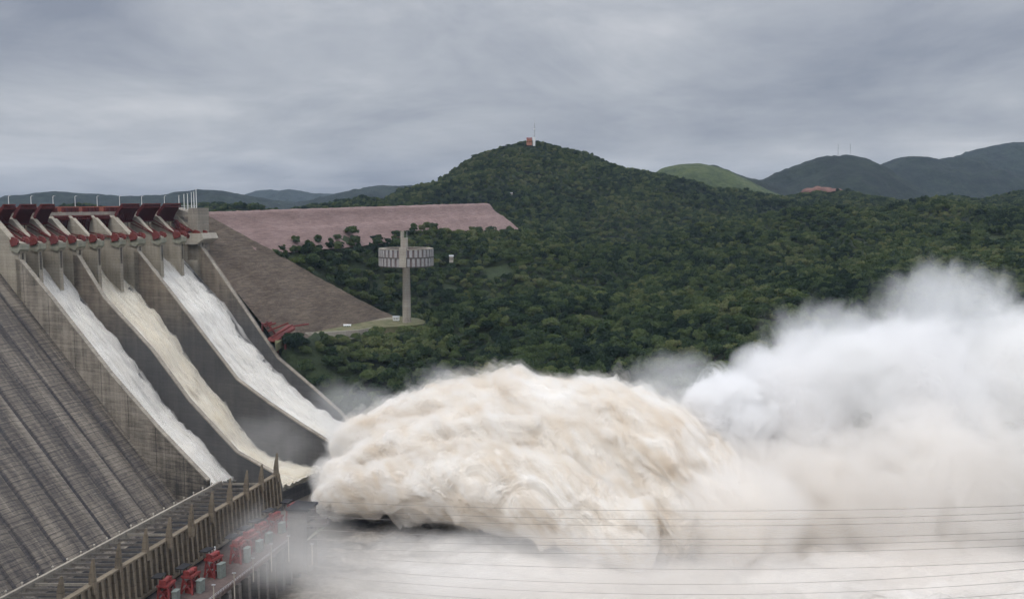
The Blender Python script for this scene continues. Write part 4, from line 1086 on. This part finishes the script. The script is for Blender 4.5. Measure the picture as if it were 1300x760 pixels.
md = fo.modifiers.new('trees', 'NODES'); md.node_group = ng
print('trees', len(near), len(far))
# ------------------------------------------------------------------ water: torrents, jets, river, spray
def water_mat(name, hi, mid, lo, vec='run', sx=.05, sy=.5, c0=.36, c1=.5, c2=.62):
    m, t, out = new_mat(name)
    pos = t.n('ShaderNodeNewGeometry').outputs['Position']
    uv = t.n('ShaderNodeUVMap', uv_map='run').outputs[0]
    q = scaled(t, uv, (sx, sy, 1))
    n1 = t.noise(q, 1, 6, .62, .5); n2 = t.noise(pos, .055, 5, .6, .8); n3 = t.noise(scaled(t, uv, (sx * 5, sy * 2.2, 1)), 1, 5, .7, .4)
    f = t.math('ADD', t.math('MULTIPLY', n1, .42), t.math('ADD', t.math('MULTIPLY', n2, .30), t.math('MULTIPLY', n3, .28)))
    c = t.ramp(f, [(c0, lo), (c1, mid), (c2, hi)])
    d = t.n('ShaderNodeBsdfDiffuse', i={'Color': c, 'Roughness': 1.0})
    bn = t.n('ShaderNodeBump', i={'Strength': .55, 'Distance': .8, 'Height': t.math('ADD', n3, t.math('MULTIPLY', t.noise(pos, .9, 5, .7), .6))})
    t.set(d.inputs['Normal'], bn.outputs[0])
    tr = t.n('ShaderNodeBsdfTranslucent', i={'Color': c})
    mx = t.n('ShaderNodeMixShader', i={0: .12, 1: d.outputs[0], 2: tr.outputs[0]})
    t.set(out.inputs[0], mx.outputs[0]); return m
M['torrent_white'] = water_mat('torrent_white', (.90, .89, .86), (.74, .715, .67), (.40, .385, .36), sx=.022)
M['torrent_cream'] = water_mat('torrent_cream', (.90, .87, .79), (.76, .71, .61), (.46, .40, .33), sx=.022)
M['jet'] = water_mat('silty_jet_water', (.93, .91, .875), (.87, .825, .76), (.68, .60, .50), sx=.016, sy=.06)
M['spray'] = water_mat('spray_bounce_core', (.92, .92, .92), (.88, .865, .85), (.80, .755, .71), sx=.01, sy=.01)  # white of the opaque cores added inside the mist
def set_uv(o, uv):
    l = o.data.uv_layers.new(name='run'); li = np.empty(len(o.data.loops), np.int32); o.data.loops.foreach_get('vertex_index', li)
    l.data.foreach_set('uv', np.asarray(uv)[li].ravel())
def sstep(x, a, b):
    t_ = np.clip((x - a) / (b - a), 0, 1); return t_ * t_ * (3 - 2 * t_)
def torrent_mist_mat(k):
    m, t, out = new_mat('torrent_mist')
    pos = t.n('ShaderNodeNewGeometry').outputs['Position']
    al = t.vm('DOT_PRODUCT', pos, (.906, -.42, 0)); ac = t.vm('DOT_PRODUCT', pos, (.42, .906, 0)); z = t.n('ShaderNodeSeparateXYZ', i={0: pos}).outputs[2]
    n = t.noise(t.n('ShaderNodeCombineXYZ', i={0: t.math('MULTIPLY', al, .028), 1: t.math('MULTIPLY', ac, .26), 2: t.math('MULTIPLY', z, .05)}).outputs[0], 1, 5, .66, .6)
    d = t.math('MULTIPLY', t.remap(n, .38, .62, .0, 1.0, 'SMOOTHSTEP'), .55)
    v = t.n('ShaderNodeVolumePrincipled', i={'Color': ((1, .97, .90, 1) if k == 1 else (1, .985, .955, 1)), 'Density': d})
    t.set(out.inputs['Volume'], v.outputs[0]); m.cycles.volume_step_rate = .05; return m
tl = ['white torrent foaming down the left spillway chute', 'cream coloured torrent rushing down the middle spillway chute', 'wide white torrent rushing down the right spillway chute by the brown rockfill']
for k in range(3):
    e0 = W[k] + AX * (WT + .05); e1 = W[k + 1] - AX * .05; width = np.linalg.norm((e1 - e0)[:2])
    s_end = lip[k][0] + .5
    nu, nv = 520, 150
    S = np.linspace(-27, s_end, nu); T = np.linspace(0, 1, nv)
    SS, TT = np.meshgrid(S, T, indexing='ij'); s_, t_ = SS.ravel(), TT.ravel()
    base = np.array([interp(cont[k], s) if s > cont[k][0][0] else cont[k][0][1] for s in S]) - 3.5
    zb = np.repeat(base, nv)
    prog = np.clip(s_ / s_end, 0, 1)
    wv = t_ * width
    q = np.stack([s_ / 34, wv / 4.2, np.zeros_like(s_) + 5 * k], -1)
    warp = fbm(np.stack([s_ / 30, wv / 9, np.zeros_like(s_) + 2], -1), 3, .5, 60 + k)
    q[:, 1] += 1.1 * warp
    n1 = fbm(q, 5, .55, 20 + k, True); n2 = fbm(np.stack([s_ / 9, wv / 2.4, np.zeros_like(s_)], -1), 4, .55, 30 + k, True)
    n3 = fbm(np.stack([s_ / 28, wv / 20, np.zeros_like(s_)], -1), 3, .5, 40 + k)
    # the sheet thins out raggedly towards the far wall
    rag = fbm(np.stack([s_ / 13, wv * 0 + k, wv * 0], -1), 4, .6, 50 + k)
    edge = (1.04, 1.06, 1.06 - .10 * (1 - prog))[k] + .13 * rag
    thick = 4.3 * sstep(edge - t_, -.02, .22)
    amp = sstep(thick, 0, 2.5)
    up_ = thick * 1.05 - .8 + amp * (1.0 * n1 + .40 * n2 + 1.5 * n3)
    pts3 = np.array([e0 + (e1 - e0) * tt for tt in T])
    P = np.zeros((nu * nv, 3))
    P[:, 0] = np.tile(pts3[:, 0], nu) + D[0] * s_; P[:, 1] = np.tile(pts3[:, 1], nu) + D[1] * s_; P[:, 2] = zb + up_
    if k < 9:
        us, vs_ = 5, 3
        iu = np.arange(0, nu, us); iv = np.arange(0, nv, vs_)
        G3 = P.reshape(nu, nv, 3); Tp = G3[np.ix_(iu, iv)].copy(); Bt = Tp.copy()
        wz = fbm(np.stack([s_ / 9, wv / 5, s_ * 0 + 3], -1), 4, .6, 70 + k).reshape(nu, nv)[np.ix_(iu, iv)]
        prg = prog.reshape(nu, nv)[np.ix_(iu, iv)]; bz = zb.reshape(nu, nv)[np.ix_(iu, iv)]
        Tp[:, :, 2] = np.maximum(Tp[:, :, 2], bz + .2) + .9 + 1.2 * prg + 2.4 * np.clip(wz + .15, 0, 1); Bt[:, :, 2] = bz - .6
        a_, b_ = len(iu), len(iv); ft = grid_faces(a_, b_); o_ = a_ * b_
        rim = [i * b_ for i in range(a_)]; rim2 = [i * b_ + b_ - 1 for i in range(a_)]
        sd = [(rim[i], rim[i + 1], rim[i + 1] + o_, rim[i] + o_) for i in range(a_ - 1)] + [(rim2[i + 1], rim2[i], rim2[i] + o_, rim2[i + 1] + o_) for i in range(a_ - 1)]
        sd += [(j + 1, j, j + o_, j + 1 + o_) for j in range(b_ - 1)] + [((a_ - 1) * b_ + j, (a_ - 1) * b_ + j + 1, (a_ - 1) * b_ + j + 1 + o_, (a_ - 1) * b_ + j + o_) for j in range(b_ - 1)]
        fv = [tuple(map(int, r)) for r in ft] + [tuple(int(x) + o_ for x in r[::-1]) for r in ft] + [tuple(map(int, r)) for r in sd]
        tm = mesh_obj('torrent_mist', np.concatenate([Tp.reshape(-1, 3), Bt.reshape(-1, 3)]), fv, None); tm.data.materials.append(torrent_mist_mat(k)); tm['kind'] = 'stuff'
    o = mesh_obj('torrent', P, grid_faces(nu, nv), M['torrent_cream'] if k == 1 else M['torrent_white'], smooth=True)
    set_uv(o, np.stack([s_, wv], -1)); tag(recentre(o), tl[k], 'torrent', 'torrents on the spillway chutes')

JMID = float(at(640, 500, 600) @ D)
def jet_mist_mat(seed, dens=.34):
    m, t, out = new_mat('jet_mist')
    pos = t.n('ShaderNodeNewGeometry').outputs['Position']
    al = t.math('ADD', t.vm('DOT_PRODUCT', pos, (.906, -.42, 0)), float(seed)); ac = t.vm('DOT_PRODUCT', pos, (.42, .906, 0)); z = t.n('ShaderNodeSeparateXYZ', i={0: pos}).outputs[2]
    zz = t.math('ADD', z, t.math('MULTIPLY', t.math('POWER', t.math('SUBTRACT', al, JMID), 2.0), .0022))     # follow the arc of the fall
    cv = lambda a, b, c: t.n('ShaderNodeCombineXYZ', i={0: t.math('MULTIPLY', al, a), 1: t.math('MULTIPLY', ac, b), 2: t.math('MULTIPLY', zz, c)}).outputs[0]
    n = t.noise(cv(.05, .11, .17), 1.0, 7, .70, .6)
    d = t.math('MULTIPLY', t.remap(n, .38, .64, .02, 1.0, 'SMOOTHSTEP'), dens)
    cn = t.noise(cv(.022, .06, .085), 1.0, 4, .6, .8)
    c = t.ramp(cn, [(.37, (.885, .82, .73)), (.48, (.972, .942, .895)), (.57, (1.0, .992, .975))])
    v = t.n('ShaderNodeVolumePrincipled', i={'Color': c, 'Density': d})
    t.set(out.inputs['Volume'], v.outputs[0]); m.cycles.volume_step_rate = .075; return m
def jet(name, spec, label, seed, nu=640, nv=260, amp=9.0, mat='jet'):
    sp_ = np.array(spec, float)                                # px, top, bottom, distance, depth radius
    L = np.concatenate([[0], np.cumsum(np.abs(np.diff(sp_[:, 0])))]); U = np.linspace(0, L[-1], nu)
    def sm(col):
        y = np.interp(U, L, sp_[:, col]); kk = np.exp(-np.linspace(-2, 2, 61) ** 2); kk /= kk.sum()
        return np.convolve(np.pad(y, 30, mode='edge'), kk, 'valid')
    px_, tp_, bt_, Y_, rd = [sm(i) for i in range(5)]
    Cc = np.array([at(a, (b + c) / 2, y) for a, b, c, y in zip(px_, tp_, bt_, Y_)])
    rz = (bt_ - tp_) / 2 / F * Y_
    Tn = np.gradient(Cc, axis=0); Tn /= np.linalg.norm(Tn, axis=1)[:, None]
    # section plane: across the flight path
    side_ = np.cross(Tn, UP); side_ /= np.linalg.norm(side_, axis=1)[:, None]; N_ = np.cross(side_, Tn)
    N_ = UP[None] * .65 + N_ * .35; N_ /= np.linalg.norm(N_, axis=1)[:, None]
    th = np.linspace(0, 2 * math.pi, nv, endpoint=False)
    cap = sstep(np.linspace(0, 1, nu), 0, .06) * sstep(1 - np.linspace(0, 1, nu), 0, .05); cap = np.sqrt(np.clip(cap, 1e-3, 1))
    ex = 1.0
    P = Cc[:, None] + (N_ * (rz * cap)[:, None])[:, None] * np.sin(th)[None, :, None] + (side_ * (rd * cap)[:, None])[:, None] * np.cos(th)[None, :, None]
    nrm_ = N_[:, None] * (np.sin(th) / 1.0)[None, :, None] * (rd / rz).clip(.6, 1.6)[:, None, None] + side_[:, None] * np.cos(th)[None, :, None]
    nrm_ /= np.linalg.norm(nrm_, axis=2)[:, :, None]
    P = P.reshape(-1, 3); Nn = nrm_.reshape(-1, 3)
    arc = np.concatenate([[0], np.cumsum(np.linalg.norm(np.diff(Cc, axis=0), axis=1))])
    al = np.repeat(arc, nv); rel = P - np.repeat(Cc, nv, 0)
    v_ = (rel * np.repeat(N_, nv, 0)).sum(1); w_ = (rel * np.repeat(side_, nv, 0)).sum(1)
    prog = al / arc[-1]
    q = np.stack([al, v_ + .10 * al * 0, w_], -1)
    wp = np.stack([fbm(q / 46.0 + 3, 3, .5, seed + 1), fbm(q / 46.0 + 9, 3, .5, seed + 2), fbm(q / 46.0 + 15, 3, .5, seed + 3)], -1)
    q = q + 15 * wp
    big = fbm(q / np.array([58, 30, 30]), 2, .5, seed + 4, True)
    mid = fbm(q / np.array([24, 11, 11]), 3, .58, seed + 6, True)
    fine = fbm(q / np.array([6.0, 3.2, 3.2]), 4, .62, seed + 10, True)
    a_ = amp * (.45 + .55 * sstep(prog, 0, .35))
    dsp = a_ * (.62 * big + .36 * mid + .11 * fine)
    P = P + Nn * dsp[:, None] * np.repeat(cap, nv)[:, None]
    P[:, 0] += .10 * dsp
    f = grid_faces(nu, nv, True)
    capv = np.repeat(cap, nv)[:, None]
    wisp = fbm(q / np.array([40, 9, 9]), 4, .6, seed + 30)
    Ps = P + Nn * (3.2 + 3.0 * np.clip(wisp, -.6, 1.2))[:, None] * capv
    P = P - Nn * 1.6 * capv
    for Q in (P, Ps):
        Q[:nv] = Q[:nv].mean(0); Q[-nv:] = Q[-nv:].mean(0)
    tri = Ps[f]; vol = np.einsum('ij,ij->i', tri[:, 0], np.cross(tri[:, 1], tri[:, 2])).sum() + np.einsum('ij,ij->i', tri[:, 0], np.cross(tri[:, 2], tri[:, 3])).sum()
    if vol < 0: f = f[:, ::-1].copy()
    sh_ = mesh_obj('jet_mist', Ps, f, None, smooth=True); sh_.data.materials.append(jet_mist_mat(seed)); sh_['kind'] = 'stuff'
    lift_ = sstep(np.sin(np.tile(th, nu)), -.2, .8)
    Po = Ps + Nn * ((3.0 + 9.0 * np.clip(fbm(q / np.array([30, 14, 14]), 3, .55, seed + 40) + .1, 0, 1)) * (.3 + .7 * lift_))[:, None] * capv; Po[:nv] = Po[:nv].mean(0); Po[-nv:] = Po[-nv:].mean(0)
    sk = slice(None)
    so = mesh_obj('jet_mist', Po, f, None, smooth=True); so.data.materials.append(jet_mist_mat(seed + 7, .035)); so['kind'] = 'stuff'
    o = mesh_obj(name, P, f, M[mat], smooth=True)
    set_uv(o, np.stack([q[:, 0], np.hypot(v_, w_) * 0 + q[:, 1] + q[:, 2] * .7], -1))
    tag(recentre(o), label, 'water jet', 'water jets leaping from the spillway'); return o
jet('water_jet', [(414,556,584,664,5),(434,547,588,654,9),(460,533,596,645,14),(500,514,606,632,20),(550,495,614,620,26),(600,484,622,608,30),(650,479,628,598,33),(700,481,636,588,35),(760,487,646,578,36),(810,502,660,570,36),(850,522,680,562,35),(890,552,705,556,34),(930,592,735,550,32),(975,640,765,546,28)],
    'tall brownish white jet at the back, its crest highest against the forest', 100, amp=7.5)
jet('water_jet', [(404,596,612,628,5),(430,586,618,615,10),(470,562,622,600,15),(520,535,626,590,20),(570,520,632,580,23),(620,514,640,572,25),(680,517,648,564,26),(740,530,662,555,26),(800,556,684,548,26),(850,588,715,540,25),(890,622,745,535,23)],
    'middle jet of churning silty water between the back jet and the low front jet', 160, amp=7.5)
jet('water_jet', [(392,632,650,600,4),(410,614,652,596,8),(436,603,651,588,12),(470,590,650,578,16),(520,577,652,567,19),(570,569,656,556,21),(620,567,662,546,23),(680,575,674,537,24),(740,592,694,529,24),(790,615,720,522,23),(840,648,750,516,21)],
    'lower cream coloured jet in front, curving over the dark gap', 200, amp=6.0)

# churning foam surface of the tailrace
gxr = np.arange(-260, 620, 2.4); gyr = np.arange(330, 700, 2.4)
Xr, Yr = np.meshgrid(gxr, gyr, indexing='ij'); xr, yr = Xr.ravel(), Yr.ravel()
zr = -197 + 4.2 * fbm(np.stack([xr / 30, yr / 30, xr * 0], -1), 6, .58, 301, True) * sstep(xr, -150, -40)
o = mesh_obj('river_water', np.stack([xr, yr, zr], -1), grid_faces(len(gxr), len(gyr)), None, smooth=True); o['kind'] = 'structure'
def river_mat():
    m, t, out = new_mat('silty_river_water')
    pos = t.n('ShaderNodeNewGeometry').outputs['Position']
    n = t.noise(scaled(t, pos, (.02, .04, .02)), 1, 7, .65, .8); f = t.noise(pos, .35, 5, .7)
    s3 = t.n('ShaderNodeSeparateXYZ', i={0: pos}).outputs
    foam = t.math('ADD', t.math('MULTIPLY', n, .6), t.math('ADD', t.math('MULTIPLY', f, .3), t.remap(t.math('SUBTRACT', s3[0], t.math('MULTIPLY', s3[1], .30)), -320, -175, -.22, .24)))
    c = t.ramp(foam, [(.40, (.085, .073, .06)), (.53, (.30, .265, .225)), (.66, (.54, .505, .46)), (.80, (.68, .64, .595))])
    b = t.n('ShaderNodeBsdfPrincipled', i={'Base Color': c, 'Roughness': .6, 'Specular IOR Level': .3}); t.set(out.inputs[0], b.outputs[0]); return m
o.data.materials.append(river_mat())

# spray where the jets land: mist over white cores added to brighten it
ico_cache = {}
def sphere_pts(nu, nv):
    u = np.linspace(0, 2 * math.pi, nu, endpoint=False); v = np.linspace(-math.pi / 2 * .995, math.pi / 2 * .995, nv)
    U_, V_ = np.meshgrid(u, v, indexing='ij')
    return np.stack([np.cos(U_) * np.cos(V_), np.sin(U_) * np.cos(V_), np.sin(V_)], -1).reshape(-1, 3)
def puff_core(lumps, seed, amp):
    allv, allf, off = [], [], 0
    for i, (px_, py_, Y_, rx, ry, rz) in enumerate(lumps):
        c = at(px_, py_, Y_); k = Y_ / F
        nu, nv = 300, 170
        d_ = sphere_pts(nu, nv); P = d_ * np.array([rx * k, ry, rz * k])
        wq = (P + c); wp = np.stack([fbm(wq / 60 + j * 5, 2, .5, seed + j) for j in range(3)], -1); qq = wq + 18 * wp
        dsp = amp * (.7 * fbm(qq / 42, 3, .55, seed + 5, True) + .30 * fbm(qq / 12, 4, .6, seed + 9, True))
        P = P + c + d_ * dsp[:, None]
        f = grid_faces(nv, nu).reshape(-1, 4)
        f = np.array([[a // nu + 0 * a for a in r] for r in f[:0]]) if False else None
        i_, j_ = np.meshgrid(np.arange(nu), np.arange(nv - 1), indexing='ij'); i2 = (i_ + 1) % nu
        f = np.stack([i_ * nv + j_, i2 * nv + j_, i2 * nv + j_ + 1, i_ * nv + j_ + 1], -1).reshape(-1, 4)
        allv.append(P); allf.append(f + off); off += len(P)
    V_ = np.concatenate(allv); o = mesh_obj('spray_bounce_core', V_, np.concatenate(allf), M['spray'], smooth=True)
    set_uv(o, V_[:, [0, 2]]); o['kind'] = 'stuff'; return o
def mist_mat(dens, nscale, lo, hi, colour=(1, 1, 1), seed=0.0, power=1.0, stretch=(1, 1, 1)):
    m, t, out = new_mat('mist')
    ob = t.n('ShaderNodeTexCoord').outputs['Object']
    pos = t.n('ShaderNodeNewGeometry').outputs['Position']
    r = t.vm('LENGTH', ob, (0, 0, 0))
    fall = t.remap(r, .30, 1.0, 1.0, 0.0, 'SMOOTHSTEP')
    n = t.noise(t.vm('ADD', scaled(t, pos, tuple(nscale * q for q in stretch)), (seed, seed * 2, 0)), 1.0, 5, .64, 1.1)
    e = t.math('ADD', t.math('ADD', t.math('MULTIPLY', t.math('SUBTRACT', n, .5), 1.35), .5), t.math('MULTIPLY', t.math('SUBTRACT', fall, .50), .62))
    g = t.remap(e, lo, hi, 0, 1, 'SMOOTHSTEP')
    d = t.math('MULTIPLY', t.math('MULTIPLY', g, fall), dens)
    v = t.n('ShaderNodeVolumePrincipled', i={'Color': (*colour, 1), 'Density': d, 'Anisotropy': 0.0})
    t.set(out.inputs['Volume'], v.outputs[0]); return m
def unit_sphere():
    if 'me' not in ico_cache:
        import bmesh
        bm = bmesh.new(); bmesh.ops.create_icosphere(bm, subdivisions=4, radius=1.0); me = bpy.data.meshes.new('mist'); bm.to_mesh(me); bm.free(); ico_cache['me'] = me
    return ico_cache['me']
def mist(px_, py_, Y_, rx, ry, rz, dens, nscale=.03, lo=.42, hi=.72, colour=(1, 1, 1), seed=0.0, stretch=(1, 1, 1)):
    me = unit_sphere().copy(); me.name = 'mist'
    o = bpy.data.objects.new('mist', me); COL.objects.link(o); k = Y_ / F
    o.location = tuple(at(px_, py_, Y_)); o.scale = (rx * k, ry, rz * k)
    me.materials.append(mist_mat(dens, nscale, lo, hi, colour, seed, stretch=stretch)); o['kind'] = 'stuff'
    me.materials[0].cycles.volume_step_rate = .42
    return o
puff_core([(1015,560,608,95,30,95),(1140,570,615,125,36,122),(1310,560,625,130,38,132)], 400, 5)  # opaque bodies hidden in the mist, added to bounce light back through it
mist(918, 550, 580, 96, 36, 116, .34, .048, .40, .56, (1, .995, .99), seed=1)
mist(1010, 530, 605, 150, 55, 158, .12, .030, .35, .60, (1, .995, .99), seed=2)
mist(1140, 535, 612, 200, 65, 195, .12, .031, .36, .60, (1, .995, .99), seed=3)
mist(1310, 525, 622, 210, 65, 205, .12, .031, .36, .60, (1, .995, .985), seed=5)
mist(1080, 490, 600, 120, 40, 100, .10, .034, .33, .60, (1, .995, .985), seed=31)
mist(1205, 395, 632, 150, 46, 105, .030, .055, .45, .76, seed=4, stretch=(1, 1, .6))
mist(1060, 425, 622, 140, 40, 75, .024, .050, .44, .76, seed=21, stretch=(1, 1, .6))
mist(855, 492, 600, 110, 30, 75, .022, .045, .36, .72, seed=8)
mist(985, 640, 552, 200, 42, 140, .07, .032, .34, .60, (.99, .962, .925), seed=6)
mist(1190, 650, 550, 280, 55, 200, .085, .024, .32, .60, (.993, .97, .94), seed=10)
mist(940, 650, 498, 140, 22, 112, .07, .034, .34, .64, (.992, .968, .935), seed=23)
mist(800, 765, 468, 560, 45, 105, .036, .022, .30, .68, (.99, .968, .94), seed=7)
mist(690, 692, 468, 330, 16, 36, .030, .036, .34, .70, (1, .98, .95), seed=24)
mist(560, 490, 660, 70, 18, 50, .022, .045, .42, .72, seed=9)
mist(450, 520, 682, 95, 14, 62, .030, .04, .38, .74, seed=12)
mist(447, 563, 636, 50, 12, 46, .15, .06, .36, .60, (1, .99, .97), seed=41)
mist(414, 606, 602, 34, 10, 40, .15, .06, .36, .60, (1, .985, .96), seed=42)
mist(340, 565, 640, 100, 35, 70, .006, .03, .36, .75, seed=14)
mist(500, 725, 440, 300, 30, 85, .020, .024, .30, .72, (1, .98, .95), seed=16)
mist(365, 690, 436, 125, 22, 90, .019, .03, .30, .74, (1, .985, .96), seed=18)
mist(1180, 745, 500, 330, 45, 85, .05, .026, .30, .64, (.992, .968, .938), seed=19)

# power cables slung across the river, in front of the spray
CAB = [(636, 648, 641), (646, 659, 650), (655, 667, 658), (672, 684, 674), (684, 692, 683), (695, 702, 692), (705, 722, 712), (718, 741, 722), (730, 754, 737), (742, 768, 752)]
cw = ['topmost', 'second from top', 'third from top', 'fourth from top', 'fifth from top', 'sixth from top', 'fourth from bottom', 'third from bottom', 'second from bottom', 'lowest']
for k, (ya, yb, yc) in enumerate(CAB):
    xs = np.linspace(392, 1420, 60); co_ = np.polyfit([400, 900, 1300], [ya, yb, yc], 2); m = MB()
    m.tube([at(x, float(np.polyval(co_, x)), 452 - (x - 392) * .16 - 2 * (k % 3)) for x in xs], .075, 5)
    o = m.build('power_cable', M['cable']); tag(recentre(o), cw[k] + ' of the ten thin cables strung across the spray', 'cable', 'cables strung across the river')
# ------------------------------------------------------------------ the air
m = MB(); m.box((0, 4300, 40), (6500, 0, 0), (0, 4900, 0), (0, 0, 275)); hz = m.build('haze', None); hz['kind'] = 'stuff'
mm, t, out = new_mat('haze')
v = t.n('ShaderNodeVolumePrincipled', i={'Color': (.62, .78, 1.0, 1), 'Density': HAZE}); t.set(out.inputs['Volume'], v.outputs[0])
hz.data.materials.append(mm)
for o in bpy.data.objects:
    if '_loc' in o: del o['_loc']
